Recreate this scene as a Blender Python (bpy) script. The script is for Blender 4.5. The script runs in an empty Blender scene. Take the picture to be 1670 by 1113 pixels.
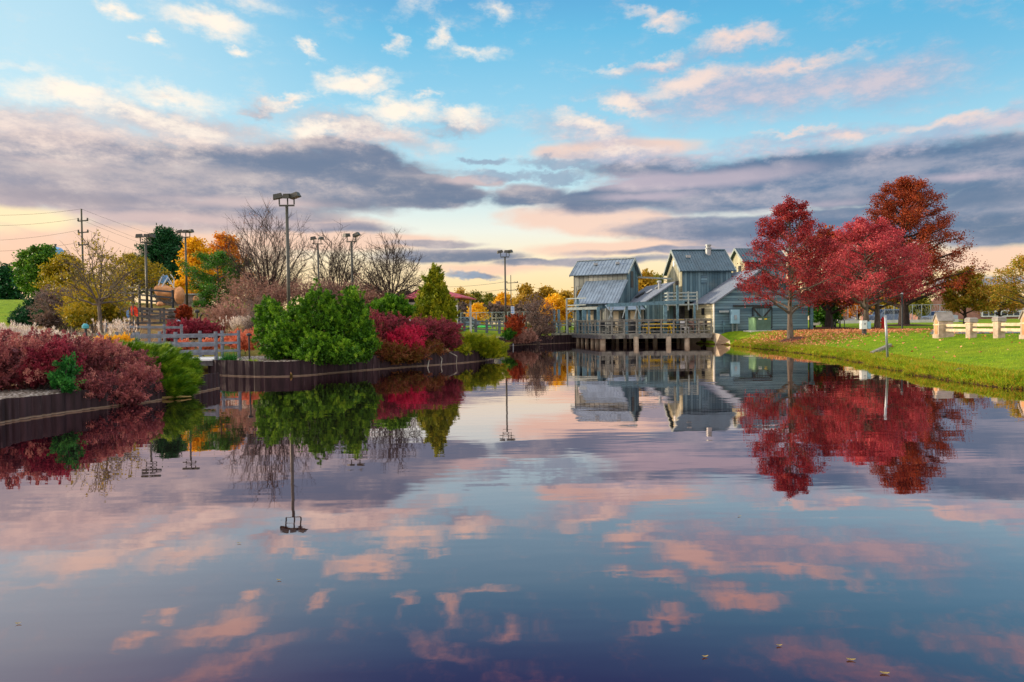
import bpy, bmesh, math, random
import numpy as np
from mathutils import Vector, Matrix

C = bpy.context.scene.collection
SC = bpy.context.scene
PI = math.pi
R = math.radians

def L(r, g, b):
    """display colour 0-255 -> linear"""
    f = lambda c: (c/255)/12.92 if c <= 10 else (((c/255)+.055)/1.055)**2.4
    return (f(r), f(g), f(b), 1)

# ---------------------------------------------------------------- camera
F = 1113.0; CX, CY = 835.0, 556.5; CAMZ = 1.68
PITCH = math.atan(28.5/F); ROLL = 0.0125
cam_d = bpy.data.cameras.new('camera'); cam = bpy.data.objects.new('camera', cam_d); C.objects.link(cam)
cam_d.sensor_width = 36; cam_d.lens = F/1670*36; cam_d.clip_start = .1; cam_d.clip_end = 9000
_fw = Vector((0, math.cos(PITCH), -math.sin(PITCH))); _up0 = Vector((0, math.sin(PITCH), math.cos(PITCH))); _rt0 = Vector((1, 0, 0))
_rt = _rt0*math.cos(ROLL) - _up0*math.sin(ROLL); _up = _up0*math.cos(ROLL) + _rt0*math.sin(ROLL)
cam.matrix_world = Matrix(((_rt.x, _up.x, -_fw.x, 0), (_rt.y, _up.y, -_fw.y, 0), (_rt.z, _up.z, -_fw.z, CAMZ), (0, 0, 0, 1)))
SC.camera = cam

def ray(px, py):
    return _fw + _rt*((px-CX)/F) - _up*((py-CY)/F)
def P(px, py, D):
    """world point seen at pixel (px, py) at distance D along +Y"""
    d = ray(px, py); return Vector((0, 0, CAMZ)) + d*(D/d.y)
def G(px, py, z=0.0):
    """world point of pixel on the level z"""
    d = ray(px, py); return Vector((0, 0, CAMZ)) + d*((z-CAMZ)/d.z)
def X(px, D, z=1.0):
    """world x of pixel column px at distance D"""
    p = P(px, 520, D); return p.x + (p.z-z)*-0.0125

# ---------------------------------------------------------------- world
SUN_AZ, SUN_EL = R(-78), R(13)
w = bpy.data.worlds.new('World'); SC.world = w; w.use_nodes = True
nt = w.node_tree; nt.nodes.clear()
N = nt.nodes.new; K = nt.links.new
def math_n(op, a, b=None, c=None, clamp=False):
    n = N('ShaderNodeMath'); n.operation = op; n.use_clamp = clamp
    for i, v in enumerate((a, b, c)):
        if v is None: continue
        if isinstance(v, (int, float)): n.inputs[i].default_value = v
        else: K(v, n.inputs[i])
    return n.outputs[0]
def vmath(op, a, b=None):
    n = N('ShaderNodeVectorMath'); n.operation = op
    for i, v in enumerate((a, b)):
        if v is None: continue
        if isinstance(v, tuple): n.inputs[i].default_value = v
        else: K(v, n.inputs[i])
    return n.outputs[0]
def mixc(f, a, b):
    n = N('ShaderNodeMix'); n.data_type = 'RGBA'; n.clamp_factor = True
    if isinstance(f, (int, float)): n.inputs[0].default_value = f
    else: K(f, n.inputs[0])
    for s, v in ((6, a), (7, b)):
        if isinstance(v, tuple): n.inputs[s].default_value = v
        else: K(v, n.inputs[s])
    return n.outputs[2]
def ss(v, lo, hi):
    n = N('ShaderNodeMapRange'); n.interpolation_type = 'SMOOTHSTEP'
    K(v, n.inputs[0]); n.inputs[1].default_value = lo; n.inputs[2].default_value = hi
    return n.outputs[0]
def noise(v, scale, detail=4, rough=.55, col=False):
    n = N('ShaderNodeTexNoise'); K(v, n.inputs['Vector']); n.inputs['Scale'].default_value = scale
    n.inputs['Detail'].default_value = detail; n.inputs['Roughness'].default_value = rough
    return n.outputs['Color' if col else 'Fac']
def ramp(v, stops):
    n = N('ShaderNodeValToRGB'); K(v, n.inputs[0]); e = n.color_ramp.elements
    while len(e) < len(stops): e.new(.5)
    for k, (p, c) in enumerate(stops): e[k].position = p; e[k].color = c
    return n.outputs[0]
def scl(v, s):
    return vmath('MULTIPLY', v, s)

tc = N('ShaderNodeTexCoord'); sx = N('ShaderNodeSeparateXYZ'); K(tc.outputs['Generated'], sx.inputs[0])
U = math_n('MULTIPLY', math_n('ARCTAN2', sx.outputs[0], sx.outputs[1]), F)
W = math_n('MULTIPLY', math_n('ARCSINE', sx.outputs[2]), F)
cb = N('ShaderNodeCombineXYZ'); K(U, cb.inputs[0]); K(W, cb.inputs[1]); V0 = cb.outputs[0]
# domain warp, wider sideways low in the sky
n1 = vmath('SUBTRACT', noise(scl(V0, (1/190, 1/95, 0)), 1, 3, .55, True), (.5, .5, .5))
n2 = vmath('SUBTRACT', noise(scl(V0, (1/46, 1/26, 0)), 1, 4, .62, True), (.5, .5, .5))
n3 = vmath('SUBTRACT', noise(scl(V0, (1/17, 1/11, 0)), 1, 3, .65, True), (.5, .5, .5))
VW = vmath('ADD', vmath('ADD', V0, scl(n3, (30, 18, 0))), vmath('ADD', scl(n1, (130, 44, 0)), scl(n2, (60, 34, 0))))
VS = vmath('ADD', V0, vmath('ADD', scl(n1, (200, 28, 0)), scl(n2, (50, 9, 0))))
fine = noise(scl(V0, (1/75, 1/34, 0)), 1, 6, .68)
streak = noise(scl(V0, (1/230, 1/34, 0)), 1, 4, .5)

def uw(px, py):
    d = ray(px, py).normalized(); return math.atan2(d.x, d.y)*F, math.asin(d.z)*F
def blobs(vec, lst, sc=1.45):
    out = None
    for (x, y, rx, ry, a, rot) in lst:
        u, v = uw(x, y)
        ru = abs(uw(x+rx, y)[0]-uw(x-rx, y)[0])/2*sc; rv = abs(uw(x, y+ry)[1]-uw(x, y-ry)[1])/2*sc
        m = N('ShaderNodeMapping'); m.vector_type = 'TEXTURE'; K(vec, m.inputs[0])
        m.inputs[1].default_value = (u, v, 0); m.inputs[2].default_value = (0, 0, R(rot)); m.inputs[3].default_value = (ru, rv, 1)
        g = N('ShaderNodeTexGradient'); g.gradient_type = 'SPHERICAL'; K(m.outputs[0], g.inputs[0])
        s = g.outputs['Fac']
        if a != 1: s = math_n('MULTIPLY', s, a)
        out = s if out is None else math_n('MAXIMUM', out, s)
    return out
def dens(b, k, lo, hi, nz=None):
    return ss(math_n('ADD', b, math_n('MULTIPLY', math_n('SUBTRACT', nz or fine, .5), k)), lo, hi)

Wn = math_n('MULTIPLY', W, 1/1000, clamp=True)
base = ramp(Wn, [(0, L(250, 214, 166)), (.055, L(253, 222, 166)), (.10, L(252, 231, 192)), (.15, L(236, 238, 226)),
                 (.22, L(188, 224, 234)), (.32, L(152, 208, 232)), (.44, L(106, 186, 224)), (.54, L(76, 150, 206)), (.66, L(72, 104, 170)), (1, L(80, 150, 200))])
leftf = ss(U, -150, -720)
base = mixc(math_n('MULTIPLY', math_n('MULTIPLY', leftf, ss(W, 60, 260)), .62), base, L(205, 232, 240))
rightf = ss(U, 0, 700)
base = mixc(math_n('MULTIPLY', math_n('MULTIPLY', rightf, ss(W, 150, 420)), .55), base, L(62, 165, 212))
base = mixc(math_n('MULTIPLY', math_n('MULTIPLY', leftf, ss(W, 230, 60)), .7), base, L(255, 212, 168))

# heavy bands -------------------------------------------------
pinkc = blobs(VS, [(160, 400, 330, 42, 1, 0), (-80, 420, 260, 70, 1, 0), (980, 362, 150, 26, 1, -6), (1130, 398, 170, 20, 1, 0), (1010, 405, 150, 14, .9, 0),
                   (560, 395, 180, 18, .9, 0), (1600, 425, 160, 20, .9, 0), (440, 368, 200, 22, .9, 0), (800, 440, 140, 9, .6, 0), (1020, 240, 130, 18, 1, 0)])
col = mixc(math_n('MULTIPLY', dens(pinkc, .35, .12, .5, streak), .8), base, mixc(ss(U, -500, 200), L(240, 192, 168), L(246, 202, 180)))
heavy = blobs(VS, [(150, 285, 360, 72, 1.15, 0), (450, 290, 340, 64, 1.15, 0), (-150, 290, 300, 90, 1.1, 0), (640, 288, 150, 34, 1.1, -14), (590, 250, 120, 30, .95, -12),
                   (700, 326, 110, 20, 1.05, 0), (330, 345, 300, 40, 1.0, 0), (775, 300, 60, 11, .8, 0), (852, 322, 90, 20, 1.0, 4),
                   (520, 372, 160, 14, .8, 0), (690, 400, 110, 8, .8, 0), (730, 420, 150, 15, 1.0, 0), (860, 430, 90, 8, .8, 0), (765, 450, 50, 6, .85, 0), (980, 428, 150, 9, .75, 0),
                   (1450, 290, 340, 56, 1.15, 0), (1230, 300, 330, 54, 1.1, 0), (1720, 320, 260, 64, 1.1, 0), (1050, 272, 130, 26, .95, 0), (1000, 322, 150, 26, 1.1, 4),
                   (1400, 372, 380, 38, 1.1, 0), (1150, 372, 200, 28, 1.0, 0), (1650, 385, 150, 26, .9, 0), (1600, 457, 90, 12, .8, 0), (1090, 410, 200, 9, .7, 0)], 1.24)
mixn = math_n('ADD', math_n('MULTIPLY', streak, .5), math_n('MULTIPLY', fine, .5))
hc = mixc(ss(mixn, .38, .60), mixc(ss(U, -200, 500), L(108, 120, 148), L(80, 110, 148)), mixc(ss(U, -200, 500), L(180, 168, 172), L(150, 152, 172)))
dk = blobs(VS, [(540, 262, 210, 34, 1, 0), (230, 236, 260, 16, 1, 0), (660, 300, 120, 22, 1, -10), (100, 318, 200, 16, .8, 0), (560, 335, 120, 16, .9, 0), (710, 326, 110, 14, 1.1, 0), (1340, 262, 380, 20, 1, 0), (1500, 330, 260, 26, 1, 0),
     (970, 325, 130, 18, 1.1, 0), (1250, 372, 200, 14, .9, 0), (1630, 372, 140, 22, 1, 0), (750, 424, 160, 12, 1, 0), (785, 264, 50, 9, 1, 0)])
lt = blobs(VS, [(1110, 292, 210, 18, 1, 0), (1060, 318, 120, 10, .8, 0), (420, 330, 170, 13, .8, 0), (1580, 290, 130, 12, .7, 0), (300, 360, 330, 12, .9, 0), (60, 258, 200, 12, .5, 0), (770, 300, 60, 10, 1, 0), (1300, 338, 200, 10, .6, 0)])
hc = mixc(math_n('MULTIPLY', ss(dk, .1, .7), .8), hc, mixc(ss(U, -200, 400), L(94, 108, 138), L(72, 102, 140)))
hc = mixc(math_n('MULTIPLY', ss(lt, .15, .75), .75), hc, mixc(ss(U, -200, 200), L(214, 188, 184), L(196, 178, 190)))
edge = ss(math_n('ADD', heavy, math_n('MULTIPLY', math_n('SUBTRACT', streak, .5), .5)), .14, .44)
hc = mixc(edge, mixc(.5, hc, L(206, 188, 190)), hc)
hc = mixc(math_n('MULTIPLY', math_n('MULTIPLY', ss(W, 260, 120), leftf), .55), hc, L(205, 172, 172))
col = mixc(math_n('MULTIPLY', dens(heavy, 1.0, .10, .50, mixn), .96), col, hc)
smallb = blobs(VW, [(785, 264, 42, 10, 1, 0), (905, 288, 56, 13, 1, 0), (930, 264, 90, 12, 1, 0), (765, 450, 60, 7, .9, 0), (730, 204, 60, 14, .6, 0), (430, 178, 40, 12, .7, 0), (820, 292, 80, 12, .9, 0)], 1.3)
col = mixc(math_n('MULTIPLY', dens(smallb, 1.1, .1, .7), .8), col, mixc(fine, L(110, 138, 168), L(168, 178, 196)))
# lilac layer ------------------------------------------------
lil = blobs(VW, [(1230, 148, 190, 48, 1.1, 0), (1400, 130, 190, 42, 1.05, -6), (1130, 130, 90, 18, .8, 0), (60, 208, 260, 36, 1.15, 0), (300, 208, 210, 30, 1.05, 0), (600, 212, 130, 24, 1.1, -8),
                 (1560, 215, 180, 24, 1.0, 6), (1330, 225, 200, 14, .85, 0), (1060, 170, 110, 20, .9, -8), (960, 215, 110, 24, .9, -10), (1640, 200, 90, 18, 1, 8), (450, 170, 60, 16, .75, 10),
                 (750, 195, 80, 14, .75, 0), (1090, 100, 110, 12, .7, 8), (1180, 80, 90, 16, .75, 8), (1260, 245, 240, 12, .8, 0), (1010, 250, 110, 16, 1.1, 0),
                 (1400, -60, 180, 36, .9, 0), (1660, -40, 120, 30, .9, 0)])
lc = mixc(ss(fine, .38, .66), mixc(ss(U, -200, 300), L(200, 184, 186), L(160, 178, 204)), mixc(ss(U, -200, 300), L(240, 216, 204), L(206, 194, 204)))
col = mixc(math_n('MULTIPLY', dens(lil, 1.0, .0, .95), .88), col, lc)
# bright sunlit puffs ------------------------------------------
puf = blobs(VW, [(585, 132, 56, 20, 1.3, 0), (645, 176, 50, 22, 1.35, 8), (488, 160, 50, 12, 1.1, 14), (335, 34, 82, 24, 1.2, -8), (385, 83, 32, 9, 1, 0), (240, 54, 26, 10, 1, -10), (180, 10, 34, 14, 1, 0),
                 (120, 156, 100, 24, 1.25, 0), (265, 156, 90, 18, 1.05, 0), (755, 186, 56, 12, .95, 6), (628, 62, 20, 14, .85, -40), (715, 60, 26, 16, .95, 30), (765, 85, 56, 12, .72, -14), (812, 20, 34, 18, .85, -20),
                 (955, 205, 56, 13, 1.1, -14), (1012, 172, 58, 13, 1.1, -10), (1070, 28, 58, 13, .95, -12), (1205, 62, 62, 17, 1.15, 4), (1080, 95, 50, 10, .8, 10), (995, 115, 40, 8, .8, 0),
                 (1130, 132, 86, 20, 1.15, 10), (1290, 102, 130, 12, .85, 2), (1545, 197, 80, 11, 1.0, 5), (1290, 216, 56, 6, .85, 0), (1385, 224, 44, 10, .95, 0), (545, 205, 80, 12, 1.05, 4), (220, 190, 190, 14, .95, -6),
                 (130, 255 , 10, 10, .1, 0), (700, 153, 28, 7, .8, 0), (500, 72, 30, 9, .7, -30), (30, 110, 60, 14, .6, 0),
                 (1020, 240, 90, 10, .8, 0), (360, -20, 120, 20, .7, -8), (250, -70, 90, 20, .7, 0), (700, -10, 70, 24, .62, 30), (900, -90, 120, 22, .6, 0)])
pcol = mixc(ss(U, -60, 420), L(255, 241, 224), L(236, 212, 204))
pcol = mixc(math_n('MULTIPLY', ss(fine, .5, .3), .4), pcol, L(225, 196, 190))
col = mixc(math_n('MULTIPLY', dens(puf, 1.3, .0, 1.12), 1.0), col, pcol)
# glow of the low sun behind the cloud edge ---------------------------
glow = blobs(VS, [(20, 352, 150, 18, 1.1, 0), (-180, 352, 220, 26, 1.1, 0), (280, 470, 300, 26, .5, 0)])
col = mixc(math_n('MULTIPLY', ss(glow, .1, .75), .9), col, L(255, 232, 182))
# haze-pale horizon and the unseen upper / rear sky (bright cloud added to light the shaded fronts)
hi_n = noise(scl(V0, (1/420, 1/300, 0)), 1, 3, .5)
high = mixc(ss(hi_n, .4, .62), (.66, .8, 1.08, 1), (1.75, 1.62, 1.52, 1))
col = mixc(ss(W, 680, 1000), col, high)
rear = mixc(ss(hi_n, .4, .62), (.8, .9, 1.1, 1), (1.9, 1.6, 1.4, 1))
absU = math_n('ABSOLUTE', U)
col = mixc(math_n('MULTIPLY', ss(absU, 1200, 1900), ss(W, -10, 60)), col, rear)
col = mixc(ss(W, 0, -30), col, L(110, 100, 80))
sky = N('ShaderNodeTexSky'); sky.sky_type = 'NISHITA'; sky.sun_disc = False; sky.sun_elevation = SUN_EL; sky.sun_rotation = SUN_AZ
sky.air_density = 1.2; sky.dust_density = 1.5
bg1 = N('ShaderNodeBackground'); K(sky.outputs[0], bg1.inputs[0]); bg1.inputs[1].default_value = .012
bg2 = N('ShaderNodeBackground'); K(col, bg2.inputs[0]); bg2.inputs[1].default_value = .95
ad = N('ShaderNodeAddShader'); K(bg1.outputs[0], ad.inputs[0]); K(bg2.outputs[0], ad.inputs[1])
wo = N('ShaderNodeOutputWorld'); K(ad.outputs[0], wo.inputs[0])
w.cycles.sampling_method = 'MANUAL'; w.cycles.sample_map_resolution = 512

# ---------------------------------------------------------------- sun, exposure
sd = bpy.data.lights.new('sun', 'SUN'); sd.energy = 4.6; sd.angle = R(4); sd.color = (1, .82, .60)
so = bpy.data.objects.new('sun', sd); C.objects.link(so)
_to = Vector((math.sin(SUN_AZ)*math.cos(SUN_EL), math.cos(SUN_AZ)*math.cos(SUN_EL), math.sin(SUN_EL)))
so.rotation_euler = _to.to_track_quat('Z', 'Y').to_euler()
SC.view_settings.view_transform = 'Standard'; SC.view_settings.look = 'None'
SC.view_settings.exposure = 0.12; SC.view_settings.gamma = 1.0
SC.cycles.max_bounces = 6; SC.cycles.diffuse_bounces = 3; SC.cycles.glossy_bounces = 3; SC.cycles.transmission_bounces = 3
SC.cycles.transparent_max_bounces = 6; SC.cycles.use_adaptive_sampling = True; SC.cycles.adaptive_threshold = .02

# ---------------------------------------------------------------- materials
def newmat(name):
    global nt, N, K
    m = bpy.data.materials.new(name); m.use_nodes = True
    nt = m.node_tree; nt.nodes.clear(); N = nt.nodes.new; K = nt.links.new
    return m
def outm(sh):
    o = N('ShaderNodeOutputMaterial'); K(sh, o.inputs[0])
def coords(space='Object'):
    return N('ShaderNodeTexCoord').outputs[space]
def worldpos():
    return N('ShaderNodeNewGeometry').outputs['Position']
def bump(h, strength, dist):
    b = N('ShaderNodeBump'); K(h, b.inputs['Height']); b.inputs['Strength'].default_value = strength; b.inputs['Distance'].default_value = dist
    return b.outputs[0]
def bsdf(col, rough=.8, normal=None, spec=.3, metal=0.0):
    p = N('ShaderNodeBsdfPrincipled')
    if isinstance(col, tuple): p.inputs['Base Color'].default_value = col
    else: K(col, p.inputs['Base Color'])
    if isinstance(rough, (int, float)): p.inputs['Roughness'].default_value = rough
    else: K(rough, p.inputs['Roughness'])
    p.inputs['Specular IOR Level'].default_value = spec; p.inputs['Metallic'].default_value = metal
    if normal is not None: K(normal, p.inputs['Normal'])
    return p.outputs[0]

def water_mat():
    m = newmat('pond_water')
    p = worldpos()
    a = noise(scl(p, (.35, 1.1, 0)), 1, 3, .5)
    b = noise(scl(p, (2.2, 6.0, 0)), 1, 3, .5)
    patch = ss(noise(scl(p, (.05, .11, 0)), 1, 2, .5), .46, .62)
    h = math_n('ADD', a, math_n('MULTIPLY', math_n('MULTIPLY', b, math_n('ADD', math_n('MULTIPLY', patch, .8), .2)), .16))
    nm = bump(h, 1.0, .0036)
    lw = N('ShaderNodeLayerWeight'); lw.inputs[0].default_value = .5; K(nm, lw.inputs['Normal']); fa = lw.outputs['Facing']
    fr = math_n('ADD', math_n('MULTIPLY', math_n('POWER', fa, 1.25), .96), .03)
    tint = ramp(fa, [(.50, (.36, .13, .25, 1)), (.64, (.76, .50, .50, 1)), (.78, (.90, .72, .71, 1)), (.9, (.95, .84, .83, 1)), (.975, (1, .96, .94, 1))])
    gl = N('ShaderNodeBsdfGlossy'); K(tint, gl.inputs['Color']); gl.inputs['Roughness'].default_value = .012; K(nm, gl.inputs['Normal'])
    df = N('ShaderNodeBsdfDiffuse'); df.inputs['Color'].default_value = (.014, .004, .011, 1)
    mx = N('ShaderNodeMixShader'); K(fr, mx.inputs[0]); K(df.outputs[0], mx.inputs[1]); K(gl.outputs[0], mx.inputs[2])
    outm(mx.outputs[0]); return m

def simple(name, rgb, rough=.8, var=.25, nscale=6.0, spec=.3, bmp=0.0, metal=0.0, stretch=(1, 1, 1)):
    """plain material with a mottled variation of its own colour"""
    m = newmat(name); c = L(*rgb); v = scl(coords(), tuple(nscale*s for s in stretch))
    n = noise(v, 1, 5, .6)
    lo = tuple(x*(1-var) for x in c[:3])+(1,); hi = tuple(min(1, x*(1+var)) for x in c[:3])+(1,)
    outm(bsdf(mixc(ss(n, .3, .7), lo, hi), rough, bump(n, .5, bmp) if bmp else None, spec, metal)); return m

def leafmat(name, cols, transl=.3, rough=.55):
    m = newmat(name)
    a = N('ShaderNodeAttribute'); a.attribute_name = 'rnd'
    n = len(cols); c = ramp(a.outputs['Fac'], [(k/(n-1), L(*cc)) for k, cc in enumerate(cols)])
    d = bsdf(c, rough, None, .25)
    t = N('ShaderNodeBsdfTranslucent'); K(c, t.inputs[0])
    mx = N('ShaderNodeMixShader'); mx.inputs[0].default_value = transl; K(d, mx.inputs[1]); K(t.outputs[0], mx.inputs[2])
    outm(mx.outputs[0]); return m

def boards(name, rgb, axis, width, var=.35, light=None, groove=.012, rough=.85):
    """weathered painted boards; axis 'z' = vertical boards laid along local x+y, 'x' = horizontal boards"""
    m = newmat(name); c = L(*rgb); p = coords()
    s = N('ShaderNodeSeparateXYZ'); K(p, s.inputs[0])
    if axis == 'x': t = math_n('DIVIDE', s.outputs[2], width)
    else: t = math_n('DIVIDE', math_n('ADD', math_n('MULTIPLY', s.outputs[0], 1.0), math_n('MULTIPLY', s.outputs[1], .83)), width)
    fl = math_n('FLOOR', t); fr = math_n('FRACT', t)
    wn = N('ShaderNodeTexWhiteNoise'); wn.noise_dimensions = '1D'; K(fl, wn.inputs['W'])
    gr = math_n('MULTIPLY', ss(fr, 0, .1), ss(fr, 1, .9))
    sc3 = (1.2, 1.2, .35) if axis == 'z' else (.5, .5, 6)
    g = noise(scl(p, tuple(4*q for q in sc3)), 1, 6, .65)
    blot = noise(p, .7, 4, .6)
    v = math_n('ADD', math_n('MULTIPLY', wn.outputs['Value'], .5), math_n('MULTIPLY', g, .5))
    lo = tuple(x*(1-var) for x in c[:3])+(1,); hi = L(*light) if light else tuple(min(1, x*(1+var)) for x in c[:3])+(1,)
    col = mixc(ss(v, .25, .8), lo, hi)
    col = mixc(math_n('MULTIPLY', ss(blot, .5, .72), .35), col, L(120, 128, 124))
    col = mixc(math_n('SUBTRACT', 1, gr), col, tuple(x*.3 for x in c[:3])+(1,))
    outm(bsdf(col, rough, bump(gr, .6, groove), .2)); return m

def metal_roof(name, rgb, period, rough=.45, var=.2):
    m = newmat(name); c = L(*rgb); p = coords()
    st = noise(scl(p, (1.5, 1.5, .5)), 1, 5, .6)
    lo = tuple(x*(1-var) for x in c[:3])+(1,); hi = tuple(min(1, x*(1+var)) for x in c[:3])+(1,)
    outm(bsdf(mixc(ss(st, .3, .7), lo, hi), rough, None, .4, .1)); return m

M = {}
M['water'] = water_mat()
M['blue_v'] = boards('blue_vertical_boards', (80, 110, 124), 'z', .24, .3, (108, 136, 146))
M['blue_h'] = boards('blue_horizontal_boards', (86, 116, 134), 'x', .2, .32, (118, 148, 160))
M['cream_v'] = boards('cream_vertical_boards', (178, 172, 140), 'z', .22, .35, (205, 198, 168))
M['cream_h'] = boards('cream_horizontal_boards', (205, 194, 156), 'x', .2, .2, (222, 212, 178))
M['grey_v'] = boards('grey_vertical_boards', (140, 144, 136), 'z', .22, .3, (170, 170, 158))
M['roof_light'] = metal_roof('pale_ribbed_metal', (116, 132, 146), .3)
M['roof_dark'] = metal_roof('slate_ribbed_metal', (66, 90, 102), .3)
M['roof_mid'] = simple('grey_shingle', (112, 120, 132), .8, .25, 9, bmp=.01)
M['trim'] = simple('blue_grey_trim', (92, 124, 136), .75, .25, 5)
M['trimlight'] = simple('pale_trim', (150, 160, 156), .75, .2, 5)
M['wood'] = simple('weathered_wood', (132, 126, 112), .85, .35, 5, bmp=.006, stretch=(1, 1, 1))
M['wooddark'] = simple('dark_wood', (84, 82, 82), .85, .35, 5, bmp=.006)
M['rail'] = simple('blue_grey_rail_wood', (110, 116, 126), .8, .25, 6, bmp=.005)
M['deckrail'] = simple('deck_rail_wood', (122, 122, 112), .8, .3, 6, bmp=.005)
M['concrete'] = simple('concrete', (176, 162, 138), .85, .2, 3, bmp=.006)
M['stone'] = simple('cast_stone', (182, 160, 140), .9, .28, 4, bmp=.01)
M['stonerail'] = simple('pale_cast_stone', (204, 184, 152), .9, .22, 5, bmp=.006)
M['slate'] = simple('stone_cap', (150, 142, 134), .85, .2, 5, bmp=.006)
M['dark'] = simple('dark_paint', (34, 38, 44), .5, .2, 5, .4)
M['black'] = simple('black_metal', (24, 24, 26), .45, .2, 5, .5)
M['bronze'] = simple('bronze_lamp_metal', (62, 62, 52), .5, .2, 4, .5)
M['galv'] = simple('galvanised_steel', (150, 160, 164), .4, .15, 4, .5, metal=.5)
M['steel'] = simple('bright_steel', (150, 154, 154), .45, .15, 4, .4, metal=.3)
M['white'] = simple('white_paint', (214, 216, 214), .6, .15, 4)
M['creamdoor'] = simple('cream_panel', (222, 206, 172), .7, .12, 2)
M['bluebox'] = simple('light_blue_box', (140, 178, 196), .5, .1, 3)
M['transf'] = simple('green_transformer_paint', (78, 104, 92), .5, .15, 3)
M['transf_lit'] = simple('sunlit_green_paint', (132, 168, 124), .5, .12, 3)  # lighter copy of the transformer green, sunlight put into the colour
M['yellow'] = simple('yellow_paint', (232, 192, 34), .55, .12, 4)
M['red'] = simple('red_paint', (190, 34, 30), .55, .15, 4)
M['redcloth'] = simple('orange_red_cloth', (236, 78, 50), .8, .12, 4)
M['bluecloth'] = simple('blue_cloth', (110, 160, 210), .8, .2, 4)
M['redroof'] = simple('faded_red_roof', (176, 78, 86), .75, .2, 2.5)
M['teal'] = simple('teal_paint', (70, 150, 160), .6, .2, 4)
M['brick'] = simple('brown_brick', (150, 108, 96), .85, .2, 1.5)
M['glass'] = simple('dark_glass', (36, 50, 66), .12, .2, 1, .6)
M['bark'] = simple('grey_bark', (98, 88, 78), .9, .4, 9, bmp=.01, stretch=(1, 1, .3))
M['barkdark'] = simple('dark_bark', (62, 52, 48), .9, .4, 9, bmp=.01, stretch=(1, 1, .3))
M['barkbrown'] = simple('brown_bark', (116, 92, 84), .9, .4, 9)
M['rock'] = simple('orange_sandstone', (206, 150, 104), .9, .3, 1.6, bmp=.03)
M['stonewall'] = simple('grey_fieldstone', (136, 126, 116), .9, .45, 4, bmp=.03)
M['turf'] = simple('putting_turf', (50, 190, 70), .9, .12, 6)
M['mulch'] = simple('brown_mulch', (88, 56, 44), .95, .4, 10, bmp=.01)
M['asphalt'] = simple('asphalt', (104, 106, 112), .9, .15, 3)
M['kerb'] = simple('pale_concrete', (196, 192, 186), .85, .1, 3)
M['carsilver'] = simple('silver_car_paint', (160, 168, 178), .3, .05, 1, .6, metal=.4)
M['carwhite'] = simple('white_car_paint', (212, 214, 216), .3, .04, 1, .6)
M['carblue'] = simple('blue_grey_car_paint', (104, 122, 146), .3, .05, 1, .6, metal=.3)
M['tyre'] = simple('tyre_rubber', (26, 26, 28), .9, .1, 5)
M['watertank'] = simple('pale_blue_tank_paint', (112, 162, 208), .5, .08, 1)

def pile_mat():
    m = newmat('sheet_pile_steel'); p = coords(); s = N('ShaderNodeSeparateXYZ'); K(p, s.inputs[0])
    v = noise(scl(p, (5, 5, .6)), 1, 5, .6)
    col = mixc(ss(v, .3, .75), L(26, 15, 17), L(58, 40, 44))
    col = mixc(math_n('MULTIPLY', ss(noise(scl(p, (7, 7, .8)), 1, 4, .6), .58, .75), .45), col, L(126, 112, 112))
    z = math_n('ADD', s.outputs[2], math_n('MULTIPLY', math_n('SUBTRACT', noise(p, 3, 3, .5), .5), .03))
    line = math_n('MULTIPLY', ss(z, .045, .02), ss(z, -.03, -.01))
    col = mixc(math_n('MULTIPLY', line, .75), col, L(150, 130, 108))
    col = mixc(ss(z, .02, -.01), col, L(30, 20, 18))
    outm(bsdf(col, .75, bump(v, .4, .01), .3)); return m
M['pile'] = pile_mat()

def ground_mat():
    m = newmat('ground_grass'); p = worldpos(); s = N('ShaderNodeSeparateXYZ'); K(p, s.inputs[0])
    big = noise(p, .12, 4, .6); sm = noise(p, 2.2, 5, .65); fi = noise(scl(p, (14, 14, 14)), 1, 3, .6)
    g = mixc(ss(sm, .3, .7), L(84, 116, 12), L(128, 156, 18))
    g = mixc(math_n('MULTIPLY', ss(big, .45, .7), .5), g, L(160, 150, 34))
    g = mixc(math_n('MULTIPLY', ss(fi, .45, .7), .4), g, L(66, 96, 16))
    # left of the pond: mulch, dry beds and paths, with grass only on the hill
    mul = mixc(ss(sm, .35, .65), L(112, 78, 56), L(160, 122, 92))
    mul = mixc(math_n('MULTIPLY', ss(big, .5, .6), .7), mul, L(112, 112, 34))
    left = math_n('MULTIPLY', ss(s.outputs[0], 2.0, -1.5), math_n('SUBTRACT', 1, math_n('MULTIPLY', ss(s.outputs[0], -27, -30), ss(s.outputs[1], 36, 42))))
    left = math_n('MULTIPLY', left, ss(s.outputs[1], 62, 54))
    g = mixc(left, g, mul)
    # muddy rim at the water
    g = mixc(ss(math_n('ADD', s.outputs[2], math_n('MULTIPLY', math_n('SUBTRACT', sm, .5), .12)), .12, .05), g, L(96, 84, 30))
    tuft = noise(scl(p, (5, 5, 5)), 1, 4, .6); g = mixc(math_n('MULTIPLY', ss(tuft, .5, .7), .45), g, L(70, 98, 10)); g = mixc(math_n('MULTIPLY', ss(noise(p, .5, 3, .6), .52, .7), .35), g, L(150, 150, 40))
    g = mixc(ss(math_n('ADD', s.outputs[2], math_n('MULTIPLY', math_n('SUBTRACT', sm, .5), .2)), .10, .02), g, L(60, 46, 26))
    outm(bsdf(g, .95, bump(math_n('ADD', sm, math_n('ADD', fi, tuft)), .8, .05), .1)); return m
M['ground'] = ground_mat()

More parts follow.
